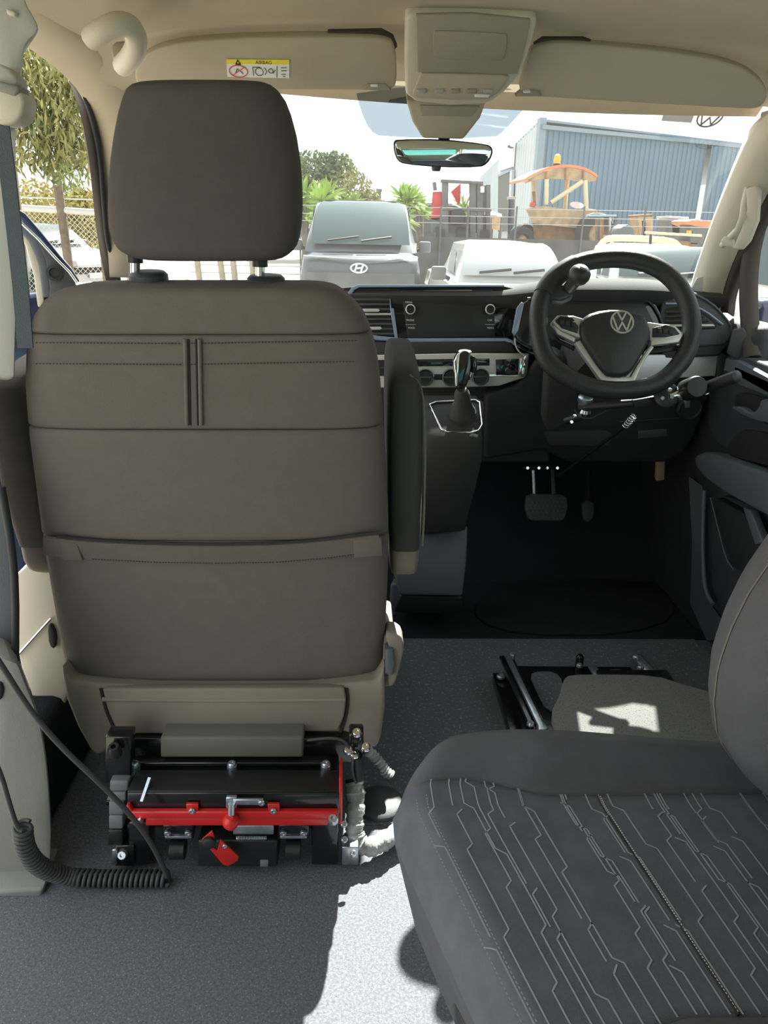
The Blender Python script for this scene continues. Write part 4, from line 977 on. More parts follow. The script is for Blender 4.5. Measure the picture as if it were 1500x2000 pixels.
# body of the console, a bowed column
def row(y, Y, xl, xr, d=.15):
    L, R_ = at(xl, y, Y=Y), at(xr, y, Y=Y); r = .018
    return [L+V((0, d, 0)), L+V((0, .05, 0)), L+V((.006, .012, 0)), L+V((.025, 0, 0)), (L+R_)/2+V((0, -.006, 0)), R_+V((-.025, 0, 0)), R_+V((-.006, .012, 0)), R_+V((0, .05, 0)), R_+V((0, d, 0))]
loft('console_body', [row(798, 1.77, 800, 946), row(850, 1.685, 828, 946), row(866, 1.675, 822, 948), row(900, 1.685, 812, 947), row(950, 1.715, 806, 936), row(1000, 1.75, 800, 922), row(1038, 1.79, 796, 914)], 'dash_soft', gc)
plate('tunnel_cover', Frame(at(845, 1100, Y=1.80), (1, 0, 0), (0, .30, .90)), [(780, 1045), (830, 1044), (880, 1036), (914, 1028), (911, 1100), (903, 1164), (780, 1162), (772, 1130)], .12, 'door_mid', gc, bevel=.006)
plate('tunnel_foot', Frame(at(845, 1180, Y=1.80), (1, 0, 0), (0, -.3, 1)), [(782, 1164), (903, 1168), (900, 1202), (768, 1196)], .14, 'dash_dark', gc, bevel=.005)
plate('tunnel_side', Frame((.10, 1.83, .12), (1, -.3, 0), (0, 0, 1)), [(762, 1140), (784, 1140), (782, 1195), (768, 1205), (760, 1180)], .10, 'door_mid', gc, bevel=.006)
gl = thing('gear_lever', GT.h(895, 818, 0), 'gear lever with glossy black knob and gathered leather boot', 'gear lever')
def ringat(c, rx, ry, k, wob=0, seg=20): return [c + GT.u*rx*math.cos(t)*(1+wob*math.sin(5*t+k)) + GT.v*ry*math.sin(t)*(1+wob*math.cos(4*t+k)) for t in [2*PI*i/seg for i in range(seg)]]
bc = GT.h(905, 815, 0); tipb = at(903, 768, Y=1.70)
loft('boot', [ringat(bc.lerp(tipb, q)+V((0, 0, 0)), rx, ry, q*5, wo) for q, rx, ry, wo in ((-.12, .040, .034, 0), (0, .037, .032, .02), (.2, .030, .027, .10), (.4, .0265, .023, .12), (.6, .021, .020, .12), (.8, .0185, .018, .08), (1, .018, .016, .04), (1.15, .012, .012, 0))], 'boot_leather', gl)
GK = vert(1.68, tilt=8, x=.22)
kb = plate('knob', GK, [(892, 704), (900, 687), (912, 684), (920, 692), (922, 712), (917, 740), (909, 758), (893, 760), (890, 740)], .045, 'gloss_black', gl, off=.01, bevel=.007, sm=1)
plate('knob_face', GK, [(886, 706), (894, 690), (899, 690), (897, 710), (896, 752), (890, 756), (889, 730)], .03, 'chrome', kb, off=.012, bevel=.003)
plate('knob_button', GK, [(921, 694), (930, 697), (933, 712), (930, 730), (921, 728)], .03, 'gloss_black', kb, off=.0, bevel=.004)
lathe('knob_crown', [(.016, 0), (.016, .003), (.012, .006), (0, .007)], GK.h(908, 688, -.012), (0, -.1, 1), 'chrome', kb)

# ---------------------------------------------------------------- pedals
bpd = thing('brake_pedal', at(1070, 1015, Y=2.14), 'wide brake pedal with ribbed rubber pad', 'pedal')
PF = Frame(at(1068, 990, Y=2.14), (1, 0, 0), (0, .35, .9))
pd = plate('pad', PF, [(1028, 968), (1040, 964), (1096, 965), (1108, 970), (1110, 990), (1104, 1012), (1096, 1018), (1042, 1018), (1032, 1012), (1026, 992)], .02, 'dash_mid', bpd, bevel=.004)
for r in range(6):
    for c in range(9):
        x, y = 1034+c*8.4+(r % 2)*4.2, 973+r*8
        if x < 1104: plate('rib', PF, [(x-3.4, y), (x, y-3), (x+3.4, y), (x, y+3)], .004, 'dash_mid', pd, off=.0025, bevel=0)
rod('arm', PF.h(1044, 970, -.01), at(1042, 918, Y=2.18), .006, 'zinc', bpd)
rod('arm', PF.h(1082, 970, -.015), at(1080, 915, Y=2.2), .010, 'steel_black', bpd)
cb = plate('cross_bar', vert(2.13, x=.6), rect(1022, 911, 1096, 917), .012, 'steel_black', bpd)
for x in (1030, 1052, 1068, 1088): screw(vert(2.128).h(x, 914), (0, -1, .3), .006, 'chrome', cb)
PA = Frame(at(1148, 995, Y=2.17), (1, 0, 0), (0, .45, .85))
ap = thing('accelerator_pedal', PA.h(1148, 1018), 'narrow black accelerator pedal beside the brake pedal', 'pedal')
plate('pad', PA, [(1136, 978), (1160, 978), (1161, 1000), (1156, 1018), (1141, 1018), (1137, 1000)], .015, 'dash_mid', ap, bevel=.003, sm=1)
rod('arm', PA.h(1148, 980, -.01), at(1150, 920, Y=2.25), .008, 'steel_black', ap)
plate('lever_stub', vert(2.0, x=.9, tilt=-10), [(1284, 898), (1300, 896), (1298, 938), (1282, 940)], .02, 'rust_pale', None, bevel=.003, label='small brown release tab hanging below the knee panel', cat='release tab')

# ---------------------------------------------------------------- visors, overhead console, mirror, handles
VL = Frame(at(520, 125, Y=1.54), (1, 0, 0), (0, -.62, .78))
vl = thing('sun_visor', VL.o, 'beige sun visor with the yellow airbag label', 'sun visor')
plate('visor_body', VL, [(262, 152), (268, 124), (292, 100), (345, 84), (430, 76), (560, 72), (700, 72), (758, 76), (771, 92), (775, 132), (774, 166), (764, 177), (560, 176), (400, 176), (275, 176)], .022, 'visor_vinyl', vl, bevel=.007, sm=2)
plate('hinge_shade', VL, [(640, 62), (745, 60), (768, 72), (776, 92), (768, 100), (758, 78), (740, 72), (640, 72)], .01, 'seal_brown', vl, off=-.012, bevel=.001)  # dark brown plate stands for the shade around the visor hinge
plate('clip_notch', VL, [(708, 176), (718, 164), (752, 164), (764, 177)], .012, 'console_vinyl', vl, off=.003, bevel=.001)
plate('clip', VL, rect(724, 166, 738, 170), .012, 'label_white', vl, off=.006, bevel=.001)
al = thing('airbag_label', VL.h(503, 135, .002), 'airbag warning label with yellow header stuck on the visor', 'label')
plate('label_sheet', VL, [(442, 116), (565, 117), (565, 153), (444, 150)], .001, 'label_white', al, off=.0015, bevel=0)
plate('label_header', VL, [(442, 116), (565, 117), (565, 126), (442, 125)], .001, 'label_yellow', al, off=.0022, bevel=0)
a, b = VL.uv(515, 121); text('header_print', 'AIRBAG', VL, a, b, .0085, 'ink', al, off=.0024)
a, b = VL.uv(465, 120.5); strokes('warning_sign', VL, [[(a-.004, b-.003), (a, b+.004), (a+.004, b-.003), (a-.004, b-.003)]], .002, .0002, 'ink', al, off=.0024)
a, b = VL.uv(466, 138); strokes('prohibition_ring', VL, [circ(a, b, .0165, .0105), [(a-.011, b-.007), (a+.011, b+.007)]], .0016, .0002, 'label_red', al, off=.0024)
strokes('prohibition_picture', VL, [[(a-.006, b-.004), (a-.002, b+.004), (a+.004, b), (a+.008, b-.004)]], .0012, .0002, 'ink', al, off=.0023)
a, b = VL.uv(513, 138)
strokes('airbag_picture', VL, [[(a-.017, b-.008), (a-.017, b+.007), (a-.004, b+.007)], circ(a-.006, b-.001, .007, .007, 14), [(a+.004, b+.006), (a+.008, b), (a+.004, b-.006)], circ(a+.015, b+.001, .004, .004, 10), [(a+.019, b-.003), (a+.023, b+.003)]], .0011, .0002, 'ink', al, off=.0024)
strokes('side_print', VL, [[VL.uv(541, 128), VL.uv(541, 150)], [VL.uv(549, 131), VL.uv(560, 131)], [VL.uv(549, 137), VL.uv(560, 137)], [VL.uv(550, 144), VL.uv(558, 144)], [VL.uv(553, 148), VL.uv(557, 148)]], .0010, .0002, 'ink', al, off=.0024)
VR = Frame(at(1240, 155, Y=1.57), (1, .03, -.015), (0, -.62, .78))
vr = thing('sun_visor', VR.o, 'plain beige sun visor above the steering wheel', 'sun visor')
plate('visor_body', VR, [(1010, 188), (1022, 150), (1034, 104), (1050, 90), (1090, 84), (1170, 89), (1300, 101), (1400, 117), (1450, 132), (1485, 155), (1500, 178), (1496, 200), (1480, 214), (1440, 213), (1300, 205), (1100, 193)], .022, 'visor_vinyl', vr, bevel=.007, sm=2)
plate('hinge_shade', VR, [(1042, 88), (1060, 76), (1140, 76), (1156, 82), (1168, 92), (1050, 88)], .01, 'seal_brown', vr, off=-.012, bevel=.001)  # shade at this hinge, again put in as a brown plate
plate('clip_notch', VR, [(1006, 189), (1020, 177), (1050, 177), (1058, 189)], .012, 'console_vinyl', vr, off=.003, bevel=.001)
plate('clip', VR, rect(1022, 178, 1036, 182), .012, 'label_white', vr, off=.006, bevel=.001)
# overhead console
OC = Frame(at(905, 115, Y=1.47), (1, 0, 0), (0, -.80, .58))
oc = thing('overhead_console', OC.h(905, 60), 'beige overhead console with reading light buttons between the visors', 'overhead console')
plate('housing', OC, [(792, 34), (805, 28), (920, 26), (1040, 34), (1049, 44), (1040, 80), (1028, 118), (1012, 152), (985, 182), (955, 204), (880, 208), (812, 200), (792, 186), (790, 120)], .06, 'cream_plastic', oc, bevel=.010)
ln = plate('dark_panel', OC, [(812, 30), (920, 28), (1036, 40), (1026, 90), (1010, 146), (980, 146), (895, 142), (815, 142)], .006, 'console_vinyl', oc, off=.005, bevel=.002)
plate('lid', OC, [(850, 60), (985, 66), (992, 72), (986, 114), (976, 120), (856, 116), (845, 108), (846, 66)], .004, 'console_vinyl', ln, off=.0075, bevel=.0012, sm=1)
lp = plate('light_panel', OC, [(822, 144), (980, 148), (994, 152), (975, 180), (955, 194), (900, 196), (815, 192), (806, 184)], .008, 'visor_vinyl', oc, off=.006, bevel=.002)
for i, x in enumerate((823, 858, 890, 922, 953)):
    plate('button', OC, [(x-9, 176), (x+9, 176), (x+8, 183), (x-9, 183)], .004, 'console_vinyl' if i in (2, 3) else 'pale_plastic', lp, off=.009, bevel=.001)
plate('sunlit_button', OC, [(926, 185), (957, 186), (954, 191), (927, 190)], .003, 'label_white', lp, off=.009, bevel=.0006)  # white plate: a button's sunlit look put into its colour
SN = Frame(at(870, 235, Y=1.64), (1, 0, 0), (0, -.5, .86))
ss = plate('sensor_cover', SN, [(793, 196), (950, 200), (938, 232), (905, 274), (826, 272), (806, 240)], .06, 'visor_vinyl', oc, bevel=.006)
plate('sensor_hatch', SN, [(820, 206), (938, 208), (922, 228), (824, 226)], .004, 'console_vinyl', ss, off=.003, bevel=.001)
# mirror
MR = Frame(at(866, 299, Y=1.66), (.995, -.05, -.03), (.0, -.085, 1))
mi = thing('rear_view_mirror', MR.o, 'frameless rear view mirror hanging below the overhead console', 'mirror')
mp = [(768, 276), (775, 272), (860, 271), (950, 281), (963, 288), (962, 304), (952, 320), (938, 327), (860, 327), (790, 321), (776, 314), (769, 296)]
plate('mirror_shell', MR, mp, .03, 'black_plastic', mi, bevel=.005, sm=1)
cx, cy = 866, 299
plate('mirror_face', MR, [(cx+(x-cx)*.965, cy+(y-cy)*.90) for x, y in mp], .002, 'mirror_glass', mi, off=.0022, bevel=.0005, sm=1)
rod('mirror_stalk', MR.o-MR.n*.03, SN.h(868, 262, -.02), .012, 'black_plastic', mi)
lathe('mirror_tab', [(.008, -.006), (.010, 0), (.008, .006)], MR.h(852, 328, -.008), (0, 0, 1), 'dash_mid', mi)
# grab handles
gh = thing('grab_handle', at(225, 80, Y=1.38), 'curved pale grab handle on the headliner above the passenger seat', 'grab handle')
hpts = [at(x, y, Y=Y) for x, y, Y in ((178, 76, 1.30), (196, 62, 1.285), (220, 48, 1.28), (246, 46, 1.285), (262, 60, 1.30), (268, 85, 1.32), (258, 110, 1.35), (240, 128, 1.40))]
tube('grip', hpts, .0165, 'cream_plastic', gh, seg=12, sm=2)
plate('mount', vert(1.40, x=-.4, z=1.3), [(218, 82), (250, 78), (254, 100), (244, 132), (226, 126), (216, 106)], .02, 'console_vinyl', gh, bevel=.004, sm=1)
plate('mount', vert(1.33, x=-.4, z=1.3), [(168, 72), (190, 60), (196, 72), (184, 84)], .04, 'cream_plastic', gh, bevel=.004, sm=1)
gh2 = thing('grab_handle', at(1440, 430, X=.88), 'long cream grab handle on the windscreen pillar by the driver door', 'grab handle')
q = [at(x, y, X=X) for x, y, X in ((1462, 362, .875), (1455, 395, .855), (1452, 425, .85), (1443, 448, .852), (1425, 466, .86), (1412, 478, .88))]
tube('grip', q, [.008, .0085, .009, .009, .0085, .008], 'cream_plastic', gh2, seg=12)
plate('mount', vert(1.74, x=.86, yaw=-50), [(1456, 368), (1476, 362), (1482, 372), (1478, 430), (1462, 470), (1446, 488), (1430, 486), (1446, 450), (1458, 410)], .02, 'cream_plastic', gh2, bevel=.004)
plate('mount_foot', vert(1.80, x=.86, yaw=-40), [(1406, 470), (1416, 460), (1432, 468), (1430, 484), (1414, 482)], .02, 'cream_plastic', gh2, bevel=.004)

# ---------------------------------------------------------------- driver seat base frame, seat taken out
sf = thing('seat_base_frame', (.55, 1.3, 0), 'black steel floor frame with rails where the driver seat is missing', 'seat frame')
FZ = Frame((.5, 1.35, .03), (1, 0, 0), (0, 1, 0))
def zp(name, pix, z, t, m, parent=sf, bevel=.002, sm=0, **k): return prism(name, [at(x, y, Z=z) for x, y in pix], (0, 0, -t), m, parent, bevel, sm, **k)
zp('floor_plate', [(962, 1314), (985, 1312), (1050, 1428), (1000, 1440)], .03, .03, 'paint_black')
zp('cross_plate', [(1000, 1300), (1230, 1302), (1262, 1330), (1300, 1420), (1350, 1440), (1060, 1440), (1030, 1360)], .022, .022, 'paint_black')
zp('plate_opening', [(1034, 1318), (1050, 1311), (1084, 1312), (1100, 1330), (1100, 1390), (1066, 1388), (1048, 1350)], .026, .004, 'carpet', bevel=0, sm=1)
zp('plate_opening', [(1172, 1312), (1200, 1306), (1224, 1310), (1232, 1330), (1180, 1330)], .026, .004, 'carpet', bevel=0, sm=1)
def rail(name, a, b, za, zb, wd, m, parent=sf):
    A_, B_ = at(*a, Z=za), at(*b, Z=zb); d = (B_-A_).normalized(); s = V((d.y, -d.x, 0)).normalized()*wd/2
    return prism(name, [A_-s, A_+s, B_+s, B_-s], (0, 0, -.008), m, parent, bevel=.001)
r1 = rail('slide_rail', (990, 1276), (1060, 1422), .11, .10, .012, 'zinc')
rail('rail_web', (987, 1280), (1052, 1424), .095, .085, .030, 'paint_black')
prism('rail_side', [at(990, 1276, Z=.105), at(1060, 1422, Z=.095), at(1060, 1422, Z=.095)+V((0, 0, -.075)), at(990, 1276, Z=.105)+V((0, 0, -.08))], (.012, 0, 0), 'paint_black', sf)
rail('slide_rail', (1244, 1280), (1284, 1326), .11, .10, .022, 'zinc')
prism('rail_side', [at(1236, 1278, Z=.105), at(1280, 1330, Z=.1), at(1280, 1330, Z=.02), at(1236, 1278, Z=.02)], (.02, 0, 0), 'paint_black', sf)
rail('short_rail', (1156, 1298), (1168, 1318), .07, .07, .018, 'zinc')
zp('rail_foot', [(1048, 1404), (1064, 1404), (1072, 1424), (1052, 1426)], .10, .02, 'zinc')
for x, y, z in ((979, 1323, .034), (989, 1300, .08), (1000, 1282, .10), (998, 1320, .08), (1036, 1416, .09), (1132, 1302, .04), (1242, 1286, .11), (1251, 1306, .11)):
    screw(at(x, y, Z=z), (0, 0, 1), .008 if (x, y) != (979, 1323) else .012, 'zinc', sf, h=.008)
lathe('stop_post', [(.010, 0), (.010, .035), (.006, .04)], at(1130, 1306, Z=.022), (0, 0, 1), 'paint_black', sf)
bo = prism('carpet_board', [at(x, y, Z=.17) for x, y in ((1100, 1326), (1112, 1317), (1180, 1316), (1280, 1318), (1330, 1334), (1420, 1360), (1470, 1440), (1420, 1500), (1100, 1500), (1088, 1430), (1075, 1390), (1092, 1360))], (0, 0, -.018), 'carpet_grey', None, .003, 1,
      label='grey carpeted board lying over the driver seat frame', cat='carpeted board')
box('board_support', at(1250, 1400, Z=.08)-V((0, 0, 0)), (.16, .16, .135), 'paint_black', sf)

# ================================================================ outside
GZ = -.55                                        # ground level below the van floor
gr_ = grid('ground', lambda u, v: (-70+140*u, -25+135*v, GZ), 10, 10, 'asphalt', kind='structure')
grid('ground_verge', lambda u, v: (-30+42*u, 5.5+8.5*v, GZ+.01), 6, 4, 'gravel', gr_)
def g(x, Y): p = at(x, 470, Y=Y); return V((p.x, Y, GB if (Y > 19.6 and x > 820 and Y < 36) else GZ))
GB = GZ+.85                                      # raised yard behind the wire fence
prism('ground_bank', [V((1.6, 19.4, GZ)), V((1.6, 20.0, GB)), V((1.6, 36, GB)), V((1.6, 36, GZ))], (30, 0, 0), 'gravel', gr_, bevel=0)

# ---- blue steel warehouse
c0, c1, c2 = at(1057, 232, Y=37), at(1700, 300, Y=48), at(938, 338, Y=80)
TOP = c0.z
wh = thing('warehouse', (c0.x, 37, GZ), 'blue-grey corrugated steel warehouse behind the parked cars', 'building')
def corr(name, A, B, zt0, zt1, m, parent, n, amp, dirn):
    """corrugated sheet wall from A to B (ground points) up to zt0..zt1"""
    rows = []
    prof_ = ((0, 0), (.35, 0), (.45, amp), (.55, amp), (.65, 0))
    top_, bot_ = [], []
    d = (B-A); nrm = V(dirn)
    for i in range(n):
        for f, o in prof_:
            t = (i+f)/n; p = A + d*t + nrm*o; zt = zt0+(zt1-zt0)*t
            top_.append(V((p.x, p.y, zt))); bot_.append(V((p.x, p.y, GZ)))
    return strip(name, top_, bot_, m, parent, smooth=None)
A_, B_, C_ = V((c0.x, c0.y, GZ)), V((c1.x, c1.y, GZ)), V((c2.x, c2.y, GZ))
fn = (B_-A_).cross(V((0, 0, 1))).normalized(); fn = fn if fn.y < 0 else -fn
sn = (C_-A_).cross(V((0, 0, 1))).normalized(); sn = sn if sn.x < 0 else -sn
half = .44
Mp = A_.lerp(B_, half)
corr('front_sheet', A_, Mp, TOP-.3, TOP-.3, 'steel_blue', wh, 34, .06, fn)
corr('front_sheet', Mp + fn*.25, B_ + fn*.25, TOP-.45, TOP-.45, 'steel_blue', wh, 40, .06, fn)
corr('side_sheet', A_, C_, TOP, TOP, 'steel_pale', wh, 40, .05, sn)
prism('corner_flashing', [A_+sn*.1+fn*.1, A_-sn*.0+fn*.1+(B_-A_).normalized()*.25, A_+sn*.1+(C_-A_).normalized()*.5], (0, 0, TOP-GZ+.05), 'steel_trim', wh, bevel=0)
strip('gutter', [A_+fn*.2+V((0, 0, TOP-GZ-.25)), Mp+fn*.3+V((0, 0, TOP-GZ-.25)), B_+fn*.5+V((0, 0, TOP-GZ-.4))], [A_+fn*.2+V((0, 0, TOP-GZ-.42)), Mp+fn*.3+V((0, 0, TOP-GZ-.42)), B_+fn*.5+V((0, 0, TOP-GZ-.57))], 'steel_trim', wh, ext=-fn*.2)
strip('roof', [A_+V((0, 0, TOP-GZ)), C_+V((0, 0, TOP-GZ))], [B_+V((0, 0, TOP-GZ-.3)), B_+(C_-A_)+V((0, 0, TOP-GZ-.3))], 'steel_trim', wh, ext=(0, 0, -.1))
SF = Frame(A_+sn*.15, (C_-A_).normalized(), (0, 0, 1))
def onside(name, pix, off, th, m, parent=wh): return prism(name, [SF.h(x, y, off) for x, y in pix], -SF.n*th, m, parent, bevel=0)
onside('sign_board', [(976, 283), (1003, 268), (999, 326), (974, 334)], .05, .15, 'sign_white')
db = onside('roller_door', [(973, 342), (998, 331), (994, 450), (972, 452)], .02, .1, 'opening_dark')
onside('door_frame', [(971, 342), (999, 329), (999, 333), (972, 346)], .08, .15, 'steel_trim', db)
onside('door_frame', [(996, 332), (1000, 331), (995, 452), (991, 452)], .08, .15, 'steel_pale', db)
rod('wall_lamp', SF.h(1000, 288, .1), SF.h(994, 286, .8), .07, 'machine_grey', wh)

# ---- low sheds far behind
sh_ = thing('distant_shed', g(790, 70), 'low grey shed roof far behind the machinery', 'building')
pA, pB = at(735, 398, Y=70), at(930, 385, Y=70)
box('shed_wall', ((pA.x+pB.x)/2, 72, (pA.z+GZ)/2), (pB.x-pA.x, 4, pA.z-GZ), 'machine_grey', sh_, bevel=0)
prism('shed_roof', [V((pA.x-.5, 69.5, pA.z)), V((pB.x+.5, 69.5, pA.z)), V((pB.x+.5, 74, pA.z+1.0)), V((pA.x-.5, 74, pA.z+1.0))], (0, 0, .15), 'steel_trim', sh_, bevel=0)
lp_ = thing('light_pole', g(740, 40), 'short dark pole sticking up behind the grey van', 'pole')
pq = at(740, 372, Y=40); rod('shaft', V((pq.x, 40, GZ)), pq, .12, 'machine_grey', lp_); box('pole_cap', pq, (.3, .3, .12), 'machine_grey', lp_)

# ---- vehicles
def car(name, label, loc, yaw, L, W, sects, gh, paint, glass, mirrors=True, cat='car', lights=True, wheelr=.33, group=None, logo=None, axles=(.18, .80)):
    """nose towards the camera. sects: (t, ztop, halfwidth); gh: windscreen base t, roof front t, roof rear t, rear base t, belt z, roof z, half widths"""
    t = thing(name, loc, label, cat, group)
    R = Matrix.Rotation(yaw, 3, 'Z'); o = V(loc)
    Wd = lambda x, y, z: o + R @ V((x, y, z))
    rings = []
    for tt_, zt, hw in sects:
        y = tt_*L
        rings.append([Wd(sx*hw*kx, y, z) for sx, kx, z in ((-1, .86, .24), (-1, 1, .42), (-1, 1, zt*.72), (-1, .95, zt*.95), (-1, .80, zt), (1, .80, zt), (1, .95, zt*.95), (1, 1, zt*.72), (1, 1, .42), (1, .86, .24))])
    loft('body', rings, paint, t, smooth=45)
    a, b, c, d, zb, zr, wb, wt = gh
    ys = [a*L, b*L, c*L, d*L]
    # roof with pillars as a shell
    def q(x, y, z): return Wd(x, y, z)
    gr = []
    n = 8
    for k in range(n+1):
        f = k/n; y0 = ys[0]+(ys[1]-ys[0])*f
        z = zb+(zr-zb)*math.sin(f*PI/2)**.9; hw = wb+(wt-wb)*f
        gr.append([q(-hw, y0, zb-.05), q(-hw*.995, y0, zb+(z-zb)*.5), q(-hw*.9, y0, z-.02), q(-hw*.5, y0-.03*L*.1, z+.02*f), q(hw*.5, y0-.03*L*.1, z+.02*f), q(hw*.9, y0, z-.02), q(hw*.995, y0, zb+(z-zb)*.5), q(hw, y0, zb-.05)])
    for k in range(1, n+1):
        f = k/n; y0 = ys[1]+(ys[2]-ys[1])*f
        gr.append([q(-wt, y0, zb-.05), q(-wt*.99, y0, zb+(zr-zb)*.5), q(-wt*.9, y0, zr-.02), q(-wt*.5, y0, zr+.025), q(wt*.5, y0, zr+.025), q(wt*.9, y0, zr-.02), q(wt*.99, y0, zb+(zr-zb)*.5), q(wt, y0, zb-.05)])
    for k in range(1, n+1):
        f = k/n; y0 = ys[2]+(ys[3]-ys[2])*f; z = zr+(zb-zr)*f
        gr.append([q(-wt, y0, zb-.05), q(-wt*.99, y0, zb+(z-zb)*.5), q(-wt*.9, y0, z-.02), q(-wt*.5, y0, z+.02), q(wt*.5, y0, z+.02), q(wt*.9, y0, z-.02), q(wt*.99, y0, zb+(z-zb)*.5), q(wt, y0, zb-.05)])
    loft('cabin', gr, paint, t, smooth=35)
    # windscreen glass laid just proud of the cabin front
    def ws(u, v):
        f = .05+.74*v; y0 = ys[0]+(ys[1]-ys[0])*f; z = zb+(zr-zb)*math.sin(f*PI/2)**.9; hw = (wb+(wt-wb)*f)*(.87-.10*v**5); x = -hw+2*hw*u
        return q(x, y0-.035-.03*(1-(2*u-1)**2), z+.035)
    wg = grid('windscreen', ws, 10, 8, glass, t)
    for x0, x1 in ((-.75, -.05), (.0, .7)):
        p0 = V(ws(.5+x0*.45, .03)); p1 = V(ws(.5+x1*.45, .10)); rod('wiper', p0+V((0, -.03, .02)), p1+V((0, -.03, .02)), .018, 'black_plastic', wg, seg=6)
    for sx in (-1, 1):
        y0, y1 = ys[0]+(ys[1]-ys[0])*.55, ys[2]-.1
        nwin = 2
        for k in range(nwin):
            ya = y0+(y1-y0)*k/nwin+.05; yb = y0+(y1-y0)*(k+1)/nwin-.05
            mk('side_window', [q(sx*(wt*1.03), ya, zb+.04), q(sx*(wt*1.03), yb, zb+.04), q(sx*(wt*.97), yb, zr-.12), q(sx*(wt*.97), ya+.1, zr-.12)], [(0, 1, 2, 3)], glass, t)
        if mirrors:
            p = q(sx*(wb+.16), ys[0]+.45, zb+.08); box('door_mirror', p, (.20, .14, .18), 'machine_grey' if paint != 'white_paint' else paint, t, bevel=.03, rot=R)
            rod('mirror_arm', q(sx*wb, ys[0]+.5, zb), p, .03, 'black_plastic', t, seg=6)
        if lights: box('headlamp', q(sx*sects[1][2]*.72, sects[0][0]*L+.03, .66), (.34, .10, .16), 'car_glass_pale', t, bevel=.03, rot=R)
        for ax_ in axles:
            w_ = lathe('wheel', [(wheelr*.55, -.11), (wheelr*.95, -.11), (wheelr, -.07), (wheelr, .07), (wheelr*.95, .11), (wheelr*.62, .11), (wheelr*.58, .08), (0, .08)], q(sx*(sects[3][2]-.09), ax_*L, wheelr), R @ V((sx, 0, 0)), 'tyre', t)
            rm = lathe('rim', [(wheelr*.58, .085), (wheelr*.5, .10), (wheelr*.12, .09), (0, .10)], q(sx*(sects[3][2]-.09), ax_*L, wheelr), R @ V((sx, 0, 0)), 'galv', w_, seg=12)
    box('grille', q(0, sects[0][0]*L-.02, .50), (sects[0][2]*1.5, .06, .16), 'black_plastic', t, bevel=.02, rot=R)
    box('number_plate', q(0, sects[0][0]*L-.06, .38), (.40, .03, .12), 'label_white', t, bevel=.005, rot=R)
    return t, Wd
L0 = g(700, 12.6)
vn, W0 = car('parked_van', 'dark grey van facing the windscreen, sun glinting on its roof edge', (L0.x+.04, 12.6, GZ), 0.0, 5.1, 2.0,
    ((0, .95, .90), (.02, 1.10, .97), (.08, 1.18, 1.0), (.22, 1.20, 1.0), (.6, 1.20, 1.0), (.97, 1.20, .98), (1, 1.1, .95)),
    (.09, .36, .92, .99, 1.19, 1.985, .94, .86), 'van_paint', 'car_glass', cat='van', lights=False)
fv = Frame(W0(0, .02, 1.0), (1, 0, 0), (0, .5, .9))
u1, v1 = fv.uv(701, 526); badge('emblem', fv, u1, v1, .13, 'chrome', vn, off=.03, kind='h', wd=.028)
strip('bonnet_line', [W0(-.93, .07, 1.135), W0(0, -.02, 1.10), W0(.93, .07, 1.135)], [W0(-.93, .065, 1.12), W0(0, -.025, 1.085), W0(.93, .065, 1.12)], 'galv', vn, ext=(0, .05, 0))
strip('lower_grille', [W0(-.88, -.01, .88), W0(0, -.09, .88), W0(.88, -.01, .88)], [W0(-.88, -.03, .55), W0(0, -.11, .55), W0(.88, -.03, .55)], 'machine_grey', vn, ext=(0, .06, 0))
box('roof_glint_strip', W0(0, 2.3, 2.01), (1.3, .9, .02), 'van_paint', vn)
Ls_ = g(992, 10.2)
car('parked_sedan', 'pale silver sedan nosed up beside the dark grey van', (Ls_.x+.17, 9.3, GZ), .02, 4.5, 1.8,
    ((0, .62, .80), (.02, .74, .86), (.12, .86, .9), (.27, .93, .9), (.7, .95, .9), (.95, .95, .88), (1, .85, .84)),
    (.25, .42, .70, .90, .92, 1.40, .80, .62), 'pale_paint', 'car_glass_pale')
Lw = g(1268, 8.6)
ut, WU = car('parked_car', 'white car with roof aerial behind the steering wheel', (Lw.x+.80, 8.6, GZ), -.03, 4.9, 1.85,
    ((0, .70, .82), (.02, .82, .88), (.12, .95, .92), (.26, 1.0, .92), (.5, 1.0, .92), (.97, 1.0, .92), (1, .95, .9)),
    (.24, .38, .60, .70, .98, 1.41, .84, .66), 'white_paint', 'car_glass')
rod('roof_aerial', WU(0, 2.3, 1.42), WU(0, 2.34, 1.56), .02, 'black_plastic', ut)
# tube rack standing behind the white car
rk = thing('tube_rack', g(1250, 14.4), 'cream tubular frame standing behind the white car', 'rack')
R0 = 14.4
for dy, k in ((0, 0), (5, .25)):
    tube('tube_frame', [at(x, y+dy, Y=R0+k) for x, y in ((1148, 520), (1165, 485), (1180, 466), (1200, 462), (1260, 464), (1310, 468), (1325, 476), (1340, 500), (1345, 530))], .035, 'cream_steel', rk, sm=1)
rod('leg', at(1196, 464, Y=R0), V((at(1196, 464, Y=R0).x, R0, GZ)), .03, 'cream_steel', rk)
rod('leg', at(1318, 470, Y=R0), V((at(1318, 470, Y=R0).x, R0, GZ)), .03, 'cream_steel', rk)
rod('leg', at(1148, 520, Y=R0), V((at(1148, 520, Y=R0).x, R0, GZ)), .03, 'cream_steel', rk)
# silver car beyond the wire fence, seen through the open door
Lc = g(120, 19.5)
lc, WL = car('parked_hatchback', 'silver car behind the chain-link fence by the open door', (g(184, 18.6).x, 18.4, GZ), math.radians(58), 4.4, 1.8,
    ((0, .62, .80), (.03, .78, .86), (.14, .92, .9), (.28, .98, .9), (.7, 1.0, .9), (.95, .98, .88), (1, .85, .84)),
    (.24, .44, .74, .95, .96, 1.46, .80, .64), 'silver_paint', 'car_glass')
